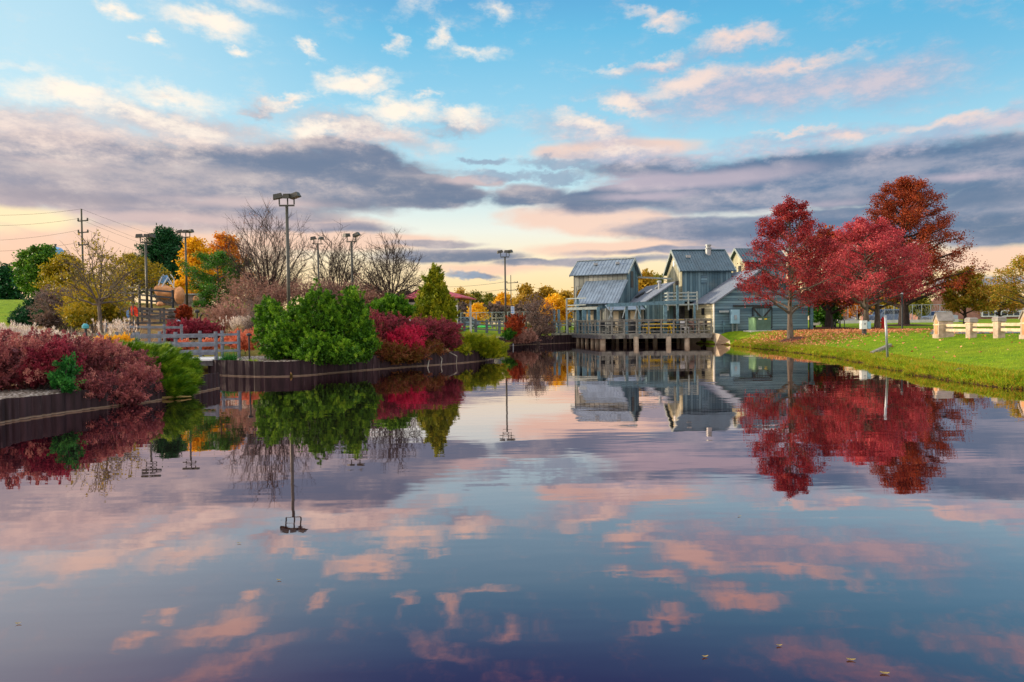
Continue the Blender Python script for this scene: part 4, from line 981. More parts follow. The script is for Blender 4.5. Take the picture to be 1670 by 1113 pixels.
# left background ------------------------------------------------
T('broadleaf_tree', 'dark blue-green tree at the far left edge', 10, 80, 436, 52, ROUND, 'lf_pine', bark='barkdark', tr=.2, clear=.06, limbs=20, subs=6, twigs=2, nleaf=7000, ls=.34, seed=31, scatter=.4)
T('broadleaf_tree', 'rounded green tree on the grassy hill in front of the water tower', 72, 70, 404, 92, ROUND, 'lf_green', tr=.22, clear=.2, limbs=28, subs=7, twigs=3, nleaf=14000, ls=.26, seed=32, scatter=.28)
T('broadleaf_tree', 'yellow-green tree right of the grassy hill', 112, 60, 418, 74, WIDE, 'lf_olive', tr=.16, clear=.1, limbs=24, subs=6, twigs=3, nleaf=9000, ls=.2, seed=33, scatter=.24)
T('crabapple_tree', 'wide crooked crabapple with sparse leaves in front of the rail fences', 163, 31, 396, 156, WIDE, 'lf_olive', bark='bark', tr=.10, clear=.36, limbs=13, subs=10, twigs=5, nleaf=1300, ls=.1, seed=34, fork=True, rise=.3, scatter=.1, sublen=.5, wob=.32, minr=.010)
T('broadleaf_tree', 'golden olive tree behind the crabapple', 128, 46, 466, 84, ROUND, 'lf_olive', tr=.14, clear=.1, limbs=22, subs=7, twigs=4, nleaf=6000, ls=.13, seed=35, scatter=.16, sublen=.45)
T('broadleaf_tree', 'loose yellow-green tree left of the tall lamp post by the boulders', 218, 52, 418, 110, ROUND, 'lf_olive', tr=.12, clear=.12, limbs=22, subs=7, twigs=4, nleaf=6500, ls=.14, seed=36, scatter=.18, sublen=.45)
T('white_pine', 'tall dark evergreen behind the boulders', 272, 72, 375, 112, PINE, 'lf_pine', bark='barkdark', tr=.3, clear=.03, limbs=60, subs=8, twigs=3, nleaf=30000, ls=.34, lw=.3, seed=37, rise=1.0, scatter=.2, sublen=.26)
T('birch_tree', 'golden yellow tree right of the dark evergreen', 321, 64, 391, 54, ROUND, 'lf_yellow', tr=.14, clear=.08, limbs=24, subs=6, twigs=3, nleaf=9500, ls=.26, seed=38, scatter=.24)
T('birch_tree', 'amber tree rising behind the low green pine', 372, 78, 384, 76, WIDE, 'lf_orange', tr=.16, clear=.3, limbs=22, subs=6, twigs=3, nleaf=6500, ls=.27, seed=39, scatter=.3)
T('scots_pine', 'low spreading green pine with layered pads', 358, 48, 412, 118, [(0, .3), (.2, .75), (.35, .5), (.5, .85), (.62, .9), (.75, .95), (.88, .7), (1, .25)], 'lf_pineb', bark='barkbrown', tr=.13, clear=.06, limbs=26, subs=7, twigs=3, nleaf=17000, ls=.16, lw=.3, seed=40, rise=.2, scatter=.15, sublen=.32)
T('bare_tree', 'large bare vase-shaped tree behind the tall lamp post', 440, 46, 350, 150, VASE, 'lf_pink', bark='barkdark', tr=.17, clear=.02, limbs=34, subs=14, twigs=8, nleaf=900, ls=.1, seed=41, fork=True, scatter=.1, sublen=.36, wob=.14, minr=.0095, lean=(0, 0))
T('bare_tree', 'bare tree between the two mid-distance lamp posts', 550, 58, 386, 96, VASE, None, bark='barkdark', tr=.15, clear=.14, limbs=22, subs=12, twigs=7, nleaf=0, seed=42, fork=True, sublen=.4, wob=.2, minr=.015)
T('bare_tree', 'bare wide-spreading tree left of the red-roofed gazebo', 638, 44, 386, 138, WIDE, None, bark='barkdark', tr=.13, clear=.30, limbs=20, subs=12, twigs=7, nleaf=0, seed=43, fork=True, sublen=.42, wob=.3, minr=.011)
T('bare_tree', 'small bare tree with pinkish twigs left of the wide-spreading one', 590, 50, 440, 64, WIDE, 'lf_pink', bark='barkbrown', tr=.08, clear=.1, limbs=14, subs=8, twigs=4, nleaf=500, ls=.12, seed=44, fork=True, sublen=.45, minr=.009)
T('crab_tree', 'dense grey-brown dwarf tree on the bank left of the deck', 877, 52, 488, 66, WIDE, 'lf_grey', bark='barkdark', tr=.13, clear=.2, limbs=20, subs=8, twigs=4, nleaf=7000, ls=.12, seed=45, fork=True, sublen=.4, scatter=.14)
T('golden_tree', 'golden tree behind the dwarf tree, beside the deck', 905, 66, 484, 52, ROUND, 'lf_yellow', tr=.1, clear=.12, limbs=18, subs=5, twigs=2, nleaf=5000, ls=.24, seed=46, scatter=.24)
T('golden_tree', 'bright yellow tree in the far field behind the rail fence', 778, 95, 500, 27, WIDE, 'lf_yellow', tr=.1, clear=.12, limbs=16, subs=5, twigs=2, nleaf=3800, ls=.34, seed=47, scatter=.34)
far = [(752, 170, 474, 40, 'lf_fary', 'amber roundish tree in the far row, right of the gazebo'), (775, 180, 478, 40, 'lf_farg', 'dull green tree in the far row above the bright yellow one'), (800, 190, 480, 44, 'lf_farg', 'low green tree in the far row left of the distant pole'),
       (822, 165, 480, 34, 'lf_yellow', 'yellow tree in the far row at the distant power pole'), (858, 150, 467, 42, 'lf_fary', 'amber-topped tree in the far row, tallest right of the distant pole'), (842, 170, 490, 30, 'lf_fary', 'low amber tree beside the distant power pole'),
       (893, 150, 470, 44, 'lf_fary', 'thin amber tree in the far row, left of the mill tower'), (922, 140, 478, 50, 'lf_fary', 'wide gold-green tree in the far row directly left of the mill tower'), (955, 130, 462, 40, 'lf_fary', 'amber tree showing through the open corner of the mill tower'),
       (1052, 110, 446, 34, 'lf_fary', 'yellow-green tree top between the mill tower and the middle tower'), (1070, 120, 450, 30, 'lf_farg', 'green tree top beside the middle tower gable'), (662, 170, 476, 50, 'lf_farg', 'green tree behind the gazebo roof'),
       (700, 180, 482, 44, 'lf_farg', 'green tree far behind the cone-shaped arborvitae'), (735, 160, 486, 30, 'lf_farg', 'small green tree right behind the arborvitae'), (600, 160, 480, 60, 'lf_farg', 'far green tree seen through the bare twigs'), (520, 160, 478, 70, 'lf_farg', 'far green tree behind the large bare tree'),
       (190, 120, 462, 70, 'lf_fary', 'far amber tree behind the crabapple'), (430, 150, 476, 60, 'lf_fary', 'far amber tree left behind the large bare tree'), (1545, 200, 500, 40, 'lf_farg', 'low far tree over the school roof'), (1600, 210, 496, 50, 'lf_farg', 'far green tree above the school windows')]
for k, (px, D, yt, wp, mt, lab) in enumerate(far):
    T('far_tree', lab, px, D, yt, wp, ROUND if k % 2 else WIDE, mt, tr=.22, clear=.1, limbs=16, subs=5, twigs=2, nleaf=3000, ls=.55, seed=60+k, scatter=.5, group='trees along the far field')

# left front bed ----------------------------------------------------
def S(name, label, cat, lobes, mat, **k): return shrub(name, label, cat, [lobe(*l) for l in lobes], mat, **k)
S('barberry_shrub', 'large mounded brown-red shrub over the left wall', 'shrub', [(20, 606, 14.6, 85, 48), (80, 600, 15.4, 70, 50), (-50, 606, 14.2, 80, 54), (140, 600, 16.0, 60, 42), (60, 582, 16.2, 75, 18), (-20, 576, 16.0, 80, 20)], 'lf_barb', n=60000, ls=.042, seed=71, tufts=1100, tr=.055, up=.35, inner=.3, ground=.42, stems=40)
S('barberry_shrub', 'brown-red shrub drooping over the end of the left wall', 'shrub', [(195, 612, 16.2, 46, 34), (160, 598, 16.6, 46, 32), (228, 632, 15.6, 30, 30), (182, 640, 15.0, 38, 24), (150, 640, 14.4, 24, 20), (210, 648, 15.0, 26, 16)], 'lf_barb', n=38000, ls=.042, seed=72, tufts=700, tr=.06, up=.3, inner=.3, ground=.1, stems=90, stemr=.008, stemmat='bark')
S('crimson_shrub', 'crimson patch of barberry in the middle of the left bed', 'shrub', [(88, 596, 14.5, 34, 30), (60, 612, 14.3, 22, 18)], 'lf_crim', n=13000, ls=.04, seed=73, tufts=260, tr=.05, up=.35, inner=.25, ground=.42, stems=20)
S('young_shrub', 'small fresh green plant at the edge of the left wall', 'shrub', [(110, 606, 13.9, 13, 17), (94, 622, 13.8, 11, 11), (112, 632, 13.7, 9, 9)], 'lf_fresh', n=1700, ls=.048, seed=74, tufts=90, tr=.05, up=.4, inner=.4, ground=.42, stems=10)
S('juniper_shrub', 'bright lime juniper spilling over the water at the bridge', 'shrub', [(215, 583, 18.0, 50, 10), (250, 595, 17.8, 46, 14), (275, 604, 17.5, 38, 14), (262, 612, 17.3, 40, 16), (285, 620, 17.2, 26, 20), (185, 578, 18.2, 30, 8), (270, 632, 17.0, 26, 14), (274, 640, 16.3, 24, 14), (292, 630, 16.8, 20, 16), (235, 578, 18.4, 34, 7)], 'lf_jun', n=62000, ls=.17, lw=.075, align=.22, seed=75, tufts=520, tr=.07, up=.25, dirbias=(1.3, -.1, .25), inner=.35, ground=.05, stems=24)
S('orange_shrub', 'small orange and yellow plants in front of the bridge fence', 'shrub', [(178, 561, 22, 14, 8), (200, 558, 22, 9, 7)], 'lf_yellow', n=2600, ls=.05, seed=76, tufts=90, tr=.05, ground=.5, stems=6)
# plumed grasses
def grass_clump(name, label, px, D, wpx, hpx, n, mat, seed, plume=None, spread=.35, gdz=0.0, group=None, nplume=None):
    b = on(px, D, gdz); rng = np.random.default_rng(seed); t = thing(name, label, 'grass clump', tuple(b), group)
    w_ = wpx*D/F; h = hpx*D/F; root = np.array(b)+np.stack([rng.normal(size=n)*w_*.28, rng.normal(size=n)*w_*.22, np.zeros(n)], 1)
    d = np.stack([rng.normal(size=n)*spread, rng.normal(size=n)*spread, np.ones(n)], 1); v, q = leafquads(root, d, h*(.6+.4*rng.random(n)), .012*D/16, rng, .2)
    npmesh('blades', v, q, mat, t, rng.random(n))
    if plume:
        m_ = nplume or n//8; ix = rng.integers(0, n, m_); dd = d[ix]*.6+np.array([0, 0, .5]); tips = root[ix]+dd/np.linalg.norm(dd, axis=1, keepdims=True)*h*(.72+.25*rng.random((m_, 1)))
        k = 16; tt = np.repeat(tips, k, 0); ax = np.repeat(dd, k, 0); fr_ = rng.random((m_*k, 1)); c = tt+ax/np.linalg.norm(ax, axis=1, keepdims=True)*fr_*h*.3+rng.normal(size=(m_*k, 3))*.008
        v, q = leafquads(c, ax+rng.normal(size=c.shape)*.35, h*.09, .016*D/16, rng, .2); npmesh('plumes', v, q, plume, t, rng.random(m_*k))
    return t
for k, (px, D, wp, hp) in enumerate([(-6, 17.6, 60, 68), (22, 17.8, 60, 66), (48, 18.2, 50, 62), (74, 18.6, 46, 58), (100, 19.0, 44, 52), (124, 19.4, 36, 44)]):
    nm = ['at the left frame edge', 'second from the left edge', 'third from the left edge', 'fourth from the left edge', 'fifth from the left edge', 'nearest the crabapple trunk'][k]
    grass_clump('plume_grass', 'pale plumed grass clump '+nm, px, D, wp, hp, 500, 'lf_straw', 80+k, 'lf_plume', .22, 0, 'plumed grasses behind the left shrubs', 75)
grass_clump('reed_grass', 'tall straw-coloured grass clump right of the crabapple trunk', 190, 27, 52, 54, 420, 'lf_straw', 90, 'lf_plume', .3, 0, None, 40)
grass_clump('reed_grass', 'green blade clump on the island by the bridge end', 372, 24.2, 22, 22, 420, 'lf_fresh', 91, None, .45)
grass_clump('reed_grass', 'small green tuft on the island gravel near the path light', 410, 23.2, 16, 12, 260, 'lf_blade', 92, None, .6)
grass_clump('plume_grass', 'pinkish plumed grass behind the black path light', 404, 33, 44, 40, 700, 'lf_straw', 93, 'lf_plume', .3, 0, None, 120)

# the island ------------------------------------------------------------
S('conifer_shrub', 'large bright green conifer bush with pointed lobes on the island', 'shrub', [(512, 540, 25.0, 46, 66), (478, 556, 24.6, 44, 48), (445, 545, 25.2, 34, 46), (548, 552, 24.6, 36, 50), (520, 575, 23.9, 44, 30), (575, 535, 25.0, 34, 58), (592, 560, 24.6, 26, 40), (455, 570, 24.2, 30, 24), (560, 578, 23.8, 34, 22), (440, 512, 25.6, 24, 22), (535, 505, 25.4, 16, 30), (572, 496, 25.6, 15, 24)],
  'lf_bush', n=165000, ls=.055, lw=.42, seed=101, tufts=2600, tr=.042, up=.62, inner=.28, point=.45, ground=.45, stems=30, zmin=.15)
S('conifer_shrub', 'rounded clipped green conifer behind the crimson bushes', 'shrub', [(637, 506, 31, 30, 20), (620, 510, 31, 22, 16), (655, 510, 31, 20, 16)], 'lf_bush', n=30000, ls=.06, lw=.45, seed=102, tufts=600, tr=.05, up=.6, inner=.25, ground=.55, stems=18, point=.2)
S('arborvitae', 'yellow-green cone-shaped arborvitae behind the crimson bushes', 'tree', [(710, 508, 33, 34, 24), (708, 490, 33, 26, 24), (708, 470, 33, 16, 24), (709, 454, 33, 9, 18), (690, 515, 32.6, 20, 16), (728, 516, 32.8, 18, 16), (712, 524, 32.4, 30, 10)], 'lf_arb', n=42000, ls=.085, lw=.45, seed=103, tufts=900, tr=.075, up=.5, inner=.3, ground=.55, stems=16, point=.3)
S('burning_bush', 'magenta-red bush in the middle of the island', 'shrub', [(656, 562, 27.5, 24, 20), (668, 570, 27.2, 20, 16), (672, 550, 28, 18, 13)], 'lf_magenta', n=19000, ls=.055, seed=104, tufts=500, tr=.075, up=.35, inner=.3, ground=.45, stems=24)
S('barberry_shrub', 'purple-red barberry left of the magenta bush', 'shrub', [(624, 550, 27.8, 26, 27), (612, 530, 28.2, 14, 14), (645, 536, 28.6, 28, 16), (672, 540, 28.8, 24, 14)], 'lf_purp', n=26000, ls=.05, seed=105, tufts=360, tr=.075, up=.35, inner=.3, ground=.45, stems=20)
S('barberry_shrub', 'purple-red barberry under the arborvitae, right of the magenta bush', 'shrub', [(700, 548, 29.6, 30, 18), (728, 548, 30, 22, 20), (738, 562, 29.6, 14, 12), (690, 538, 30, 20, 12)], 'lf_purp', n=24000, ls=.055, seed=106, tufts=480, tr=.08, up=.35, inner=.3, ground=.45, stems=20)
S('bronze_shrub', 'bronze-olive shrub hanging over the wall below the magenta bush', 'shrub', [(640, 582, 26.8, 34, 16), (610, 578, 26.6, 22, 18), (672, 580, 27.2, 24, 14), (700, 574, 28.6, 24, 13)], 'lf_bronze', n=30000, ls=.055, seed=107, tufts=600, tr=.08, up=.3, inner=.3, ground=.2, stems=30, zmin=.15)
S('juniper_shrub', 'low olive-green juniper at the right tip of the island', 'shrub', [(772, 566, 31, 34, 12), (795, 571, 31, 26, 11), (758, 561, 31.6, 22, 9), (802, 580, 30.8, 16, 10)], 'lf_juny', n=26000, ls=.15, lw=.11, align=.28, seed=108, tufts=420, tr=.08, up=.35, dirbias=(.5, 0, .1), inner=.35, ground=.3, stems=18, zmin=.12)
S('yellow_shrub', 'small yellow shrub between the barberry and the juniper', 'shrub', [(752, 574, 29.8, 14, 8)], 'lf_arb', n=2600, ls=.07, seed=109, tufts=80, tr=.06, ground=.45, stems=5)
# trailing vines over the island wall
for k, (x0, y0_, x1, y1, bend) in enumerate([(693, 576, 697, 601, 6), (716, 578, 719, 598, 4), (728, 572, 744, 594, 10)]):
    a = P(x0, y0_, 29.2-.2*k); b = Vector(G(x1, y1)); m_ = (a+b)/2+Vector((bend*.025, -.15, .05)); o = MB().tube([a, a*.6+m_*.4, m_, m_*.4+b*.6, b+Vector((0, 0, -.1))], [.018, .022, .024, .02, .016], 5).build('vine', 'lf_straw' if False else 'wood')
    tag(o, ['straight pale vine hanging down the island wall, left of three', 'short thin vine on the island wall, middle of three', 'long curving vine on the island wall, right of three'][k], 'vine', 'vines over the island wall')
# shrubs behind the bridge
S('crimson_shrub', 'long crimson hedge-like shrub behind the bridge fence', 'shrub', [(310, 542, 33, 30, 13), (340, 545, 33, 22, 12), (288, 552, 32, 16, 12)], 'lf_crim', n=20000, ls=.075, seed=121, tufts=380, tr=.09, up=.35, inner=.3, ground=.7, stems=10)
S('pink_shrub', 'dusty pink twiggy shrub with green tips above the bridge', 'shrub', [(385, 522, 37, 34, 20), (362, 518, 38, 22, 14), (405, 528, 36, 22, 18)], 'lf_pink', n=9000, ls=.07, seed=122, tufts=300, tr=.12, up=.35, inner=.5, ground=.9, stems=26)
S('salmon_shrub', 'salmon-orange low shrub right of the black path light', 'shrub', [(405, 560, 29, 22, 13), (385, 558, 30, 18, 10)], 'lf_salmon', n=12000, ls=.06, seed=123, tufts=240, tr=.08, up=.4, inner=.3, ground=.55, stems=10)
S('green_shrub', 'two green tufts of shrub above the pink one', 'shrub', [(378, 510, 38.5, 8, 5), (398, 512, 38.5, 12, 6)], 'lf_bush', n=2600, ls=.09, seed=124, tufts=70, tr=.08, ground=1.2, stems=6)
S('twiggy_shrub', 'dusty pink leafy thicket left of the large bare tree', 'shrub', [(410, 480, 44, 40, 26), (385, 498, 44, 30, 18), (440, 495, 43, 34, 22), (465, 480, 44, 30, 16)], 'lf_pink', n=6000, ls=.08, seed=125, tufts=420, tr=.2, up=.4, inner=.7, ground=1.1, stems=150, stemmat='barkbrown', stemr=.02)
S('twiggy_shrub', 'grey twiggy thicket beside the green conifer bush', 'shrub', [(425, 520, 33, 24, 30), (412, 540, 32, 18, 16)], 'lf_grey', n=3500, ls=.05, seed=126, tufts=260, tr=.12, up=.4, inner=.6, ground=.7, stems=90, stemmat='bark', stemr=.014)
S('twiggy_shrub', 'pinkish thicket behind the green bush, under the mid lamp posts', 'shrub', [(500, 476, 46, 36, 16), (545, 480, 46, 36, 16), (590, 486, 44, 36, 18), (615, 492, 43, 30, 16)], 'lf_pink', n=6500, ls=.08, seed=127, tufts=520, tr=.16, up=.4, inner=.6, ground=1.0, stems=150, stemmat='barkbrown', stemr=.018)
S('twiggy_shrub', 'grey weeping thicket left of the crabapple', 'shrub', [(100, 498, 38, 34, 20), (125, 515, 37, 24, 20), (82, 524, 37, 16, 12)], 'lf_grey', n=9000, ls=.09, seed=128, tufts=360, tr=.14, up=.2, inner=.6, ground=1.3, stems=80, stemmat='bark', stemr=.015)
S('spruce_shrub', 'dark conical spruce on the grassy hill', 'shrub', [(55, 516, 42, 22, 12), (54, 505, 42, 12, 14), (72, 524, 41, 18, 12), (40, 526, 41, 18, 10)], 'lf_pine', n=14000, ls=.12, lw=.35, seed=129, tufts=320, tr=.12, up=.45, ground=1.6, stems=6, point=.4)
S('olive_shrub', 'olive-gold shrub at the foot of the crabapple', 'shrub', [(146, 505, 36, 34, 26), (184, 512, 36.5, 24, 20), (130, 520, 34, 24, 18)], 'lf_olive', n=9000, ls=.08, seed=130, tufts=420, tr=.14, up=.3, inner=.4, ground=1.0, stems=20)
S('rust_shrub', 'round rust-coloured shrub right of the stacked stone fountain', 'shrub', [(301, 515, 42, 9, 12)], 'lf_rust', n=2600, ls=.1, seed=131, tufts=90, tr=.08, ground=1.6, stems=5)
S('rust_shrub', 'brown-red shrub on the far bank at the end of the rail fence', 'shrub', [(840, 532, 47, 12, 13), (836, 541, 46.5, 12, 9)], 'lf_rust', n=5000, ls=.1, seed=132, tufts=130, tr=.1, ground=.7, stems=6)
S('rust_shrub', 'grey-pink shrub drooping over the far bank wall', 'shrub', [(856, 553, 48, 18, 8), (840, 556, 47, 14, 7)], 'lf_pink', n=6000, ls=.1, seed=133, tufts=150, tr=.1, ground=.5, stems=6)
S('green_shrub', 'small dark green shrub on the far bank below the brown-red one', 'shrub', [(829, 548, 46, 8, 7)], 'lf_pineb', n=1800, ls=.09, seed=134, tufts=50, tr=.08, ground=.6, stems=4)
S('hedge', 'low olive hedge on the lawn left of the deck', 'hedge', [(885, 540, 56, 12, 4), (875, 538, 57, 12, 4)], 'lf_olive', n=2600, ls=.12, seed=135, tufts=80, tr=.1, ground=.9, stems=0)
S('hedge', 'dark hedge behind the chain-link fence across the far field', 'hedge', [(740, 514, 112, 30, 11), (780, 514, 112, 30, 11), (820, 514, 112, 30, 11), (860, 515, 112, 30, 11), (900, 515, 112, 30, 10), (760, 514, 112, 30, 9), (800, 514, 112, 30, 9), (840, 514, 112, 30, 9), (880, 515, 112, 34, 9), (920, 516, 112, 30, 8), (715, 514, 112, 30, 9)], 'lf_grey', n=26000, ls=.32, seed=136, tufts=420, tr=.3, ground=1.2, stems=0)
S('orange_shrub', 'orange shrub beside the crimson hedge at the bridge', 'shrub', [(342, 566, 27.5, 14, 8), (300, 567, 28, 12, 7)], 'lf_salmon', n=4000, ls=.06, seed=137, tufts=100, tr=.06, ground=.55, stems=5)

# grass and fallen leaves ---------------------------------------------------
rng = np.random.default_rng(200)
def scatter_on(n, poly, rngs, cond=None):
    xs = [p[0] for p in poly]; ys = [p[1] for p in poly]; x = rng.uniform(min(xs), max(xs), n); y = rng.uniform(min(ys), max(ys), n)
    k = inside(x, y, poly); return x[k], y[k]
lawn = [g2(1190, 563), g2(1300, 575), g2(1420, 595), g2(1560, 623), g2(1700, 640), (24, 16), (26, 34), (22, 52), (15, 50)]
nn_ = 150000; u_ = rng.random(nn_)**1.5; xs, ys = scatter_on(170000, lawn, rng)
d_ = seg_d(xs, ys, W4, False); ins = inside(xs, ys, POND); keep = (~ins) & (rng.random(len(xs)) < np.clip(.30+1.2*np.exp(-d_/.5), 0, 1)*np.clip(26/ys, .25, 1)); xs, ys, d_ = xs[keep], ys[keep], d_[keep]
zz = gz(xs, ys); nb = len(xs); edge_ = np.exp(-d_/.45)
v, q = leafquads(np.stack([xs, ys, zz-.01], 1), np.stack([rng.normal(size=nb)*.5, rng.normal(size=nb)*.5-.25*edge_, np.ones(nb)], 1), .055+.09*edge_, .012+.006*edge_, rng, .2)
o = npmesh('grass', v, q, 'lf_blade', None, rng.random(nb)*.8+.2*rng.random(nb)); o['kind'] = 'stuff'
# longer yellow fringe at the waterline
W4f = smoothline(W4[:-1], 1); ps = np.array(resample(W4f, .01)); k_ = rng.integers(0, len(ps), 120000); t_ = rng.random(len(k_))**1.5*1.5-.40
tg = np.gradient(ps, axis=0); tg /= np.linalg.norm(tg, axis=1, keepdims=True)+1e-9; x = ps[k_, 0]; y = ps[k_, 1]; ox, oy = -tg[k_, 1], tg[k_, 0]
x = x+ox*t_+rng.normal(size=len(k_))*.03; y = y+oy*t_+rng.normal(size=len(k_))*.03; z = gz(x, y); kk = z > .0; x, y, z, t_ = x[kk], y[kk], z[kk], t_[kk]; nb = len(x)
v, q = leafquads(np.stack([x, y, z-.02], 1), np.stack([rng.normal(size=nb)*.5-.35, rng.normal(size=nb)*.5-.35, np.ones(nb)*.8], 1), .12, .014, rng, .2)
o = npmesh('bank_grass', v, q, 'lf_bankb', None, rng.random(nb)); o['kind'] = 'stuff'
# fallen leaves under the maples
L1_ = [(1291, 40, 4.8, 2200), (1413, 48, 5.0, 1800), (1340, 43, 5, 1500), (1240, 44.5, 3.4, 700), (1400, 38, 9, 420), (1330, 40, 8, 500), (1520, 26, 7, 90)]
cs_ = []
for px, D, r_, n_ in L1_:
    x0 = X(px, D); a = rng.random(n_)*2*PI; r = r_*np.sqrt(rng.random(n_))*(.6+.5*rng.random(n_)); x = x0+r*np.cos(a); y = D+r*np.sin(a); k = ~inside(x, y, POND); x, y = x[k], y[k]; cs_.append(np.stack([x, y, gz(x, y)+.03+.03*rng.random(len(x))], 1))
cc = np.concatenate(cs_); v, q = leafquads(cc, np.stack([rng.normal(size=len(cc)), rng.normal(size=len(cc)), rng.normal(size=len(cc))*.25], 1), .1, .08, rng)
o = npmesh('fallen_leaves', v, q, 'lf_fallen', None, rng.random(len(cc))); o['kind'] = 'stuff'

# ---------------------------------------------------------------- lamps
def lamp(label, px, D, ytop, heads, yaw=0, lean=0.0):
    b = on(px, D, -.1); zt = P(px, ytop, D).z-.45
    t = thing('lamp_post', label, 'lamp post', tuple(b), 'tall floodlight posts')
    s = (zt-b.z)/7.5
    MB().tube([b, (b.x, b.y, zt)], [.085, .065], 10).build('pole', 'bronze', t, smooth=True)
    MB().lathe((b.x, b.y, b.z), [(.22, 0), (.22, .16), (.12, .2)], 12).build('base', 'concrete', t)
    c = math.cos(yaw); sn = math.sin(yaw); top = Vector((b.x, b.y, zt))
    MB().bar(top+Vector((-.34*c, -.34*sn, 0)), top+Vector((.34*c, .34*sn, 0)), .05, .07).build('crossarm', 'bronze', t)
    for (ox, ay, tilt) in heads:
        ox *= .66
        q = top+Vector((ox*c, ox*sn, .05)); d = Vector((math.sin(ay), -math.cos(ay), 0)); sd_ = Vector((math.cos(ay), math.sin(ay), 0)); n = (Vector((0, 0, 1))+d*tilt).normalized(); f_ = n.cross(sd_)
        if f_.dot(d) < 0: f_ = -f_
        h = MB().bar(q, q+Vector((0, 0, .26)), .05).build('bracket', 'bronze', t)
        c0 = q+Vector((0, 0, .36)); m = MB()
        lo = [c0+sd_*x+f_*y-n*.09 for x, y in ((-.15, -.16), (.15, -.16), (.15, .28), (-.15, .28))]; hi = [c0+sd_*x+f_*y+n*.12 for x, y in ((-.12, -.13), (.12, -.13), (.12, .23), (-.12, .23))]
        m.hexa(lo+hi); hd = m.build('lamp_head', 'bronze', t)
        MB().add([c0+sd_*x+f_*y-n*.095 for x, y in ((-.12, -.12), (.12, -.12), (.12, .24), (-.12, .24))], [(0, 1, 2, 3)]).build('lens', 'galv', hd)
    return t
lamp('tallest three-headed lamp post behind the green conifer bush', 472, 24.3+6.3, 319, [(-.5, -1.35, .25), (.06, .0, .2), (.5, 1.3, -.25)])
lamp('lamp post with low side head in front of the dark evergreen', 241, 44, 384, [(-.5, -1.2, .1), (.12, .3, .1), (.5, 1.5, .1)])
lamp('three-headed lamp post in front of the golden yellow tree', 306, 50, 377, [(-.55, -1.1, .3), (.05, .1, .2), (.5, 1.2, -.1)])
lamp('slim two-headed lamp post between the large and small bare trees', 521, 50, 388, [(-.4, -1.3, .2), (.35, .6, .2)], .2)
lamp('two-headed lamp post over the right part of the green bush', 576, 44, 383, [(-.42, -.6, .1), (.42, 1.2, -.35)])
lamp('lamp post standing alone before the yellow sunset gap', 825, 53, 410, [(-.5, -1.3, .2), (.16, .2, .1), (.5, 1.1, -.1)])

# ---------------------------------------------------------------- utility poles and wires
def upole(label, px, D, ytop, arms, wd=.26, ground=None):
    b = on(px, D, -.1); zt = P(px, ytop, D).z; t = thing('utility_pole', label, 'utility pole', tuple(b), 'power line poles')
    MB().tube([b, (b.x, b.y, zt)], [wd*.6, wd*.4], 10).build('pole', 'bronze' if wd > .25 else 'wooddark', t)
    tips = []
    for y in arms:
        z = P(px, y, D).z; w_ = .0085*D if wd > .25 else .0095*D
        MB().bar((b.x-w_*.6, b.y, z), (b.x+w_, b.y, z+.1), .12, .14).build('crossarm', 'wooddark', t)
        for sx_ in (-w_*.6, w_): MB().lathe((b.x+sx_, b.y, z), [(.09, 0), (.13, .15), (.08, .3), (.1, .42)], 8).build('insulator', 'bronze', t); tips.append(Vector((b.x+sx_, b.y, z+.35)))
    tips.append(Vector((b.x, b.y, zt)))
    return t, tips
_, t1 = upole('tall steel power pole with three crossarms above the crabapple', 138, 92, 341, [361, 380, 400])
_, t2 = upole('small distant wooden power pole right of the lone lamp post', 834, 150, 449, [462, 474], .2)
_, t2b = upole('distant wooden power pole half hidden by the arborvitae', 748, 200, 492, [496], .16)
def wire(a, b, sag, label, r=.03, grp='power wires'):
    a, b = Vector(a), Vector(b); pts = [a.lerp(b, k/16)-Vector((0, 0, sag*4*(k/16)*(1-k/16))) for k in range(17)]
    tag(MB().tube(pts, r, 4).build('power_wire', 'black'), label, 'wire', grp)
nms = ['topmost', 'upper', 'middle', 'lowest']
for k, (tp_, (yl)) in enumerate(zip([t1[6], t1[0], t1[2], t1[4]], [362, 362, 388, 405])):
    e = P(-120, [346, 364, 392, 408][k], 80); wire(tp_, e, .6, nms[k]+' wire running left from the tall steel power pole', .014)
for k, (tp_, yl) in enumerate(zip([t1[6], t1[1], t1[0], t1[3], t1[5]], [402, 420, 426, 446, 458])):
    e = P(400, yl, 190); wire(tp_, e, 2.0, ['topmost', 'second', 'third', 'fourth', 'lowest'][k]+' wire running right from the tall steel power pole', .015)
for k, (tp_, y1, y2) in enumerate([(t2[0], 463, 430), (t2[2], 474, 466)]):
    wire(tp_, P(640, y1, 170), 1, ['upper', 'lower'][k]+' wire running left from the small distant pole', .03)
    wire(tp_+Vector((1.5, 0, 0)), P(1010, [478, 492][k], 170), 1.5, ['upper', 'lower'][k]+' wire running right from the small distant pole', .03)

# water tower
wt = P(93, 406, 260); sc_ = 260/F
tw = thing('water_tower', 'pale blue water tower tank peeping over the rounded green tree', 'water tower', (wt.x, 260, 1.2))
r = 10*sc_; MB().lathe((wt.x, 260, wt.z-r*.75), [(r*.25, -r*.6), (r*.8, -r*.35), (r, 0), (r*.92, r*.5), (r*.6, r*.85), (r*.2, r*1.0), (.3, r*1.02)], 28).build('tank', 'watertank', tw, smooth=True)
MB().lathe((wt.x, 260, 1), [(r*.35, 0), (r*.22, 3), (r*.2, wt.z-r*1.3)], 16).build('column', 'watertank', tw, smooth=True)
MB().lathe((wt.x-.6, 260, wt.z+r*.25), [(.35, 0), (.35, .8), (.5, .9), (.5, 1.2)], 8).build('beacon', 'bronze', tw)

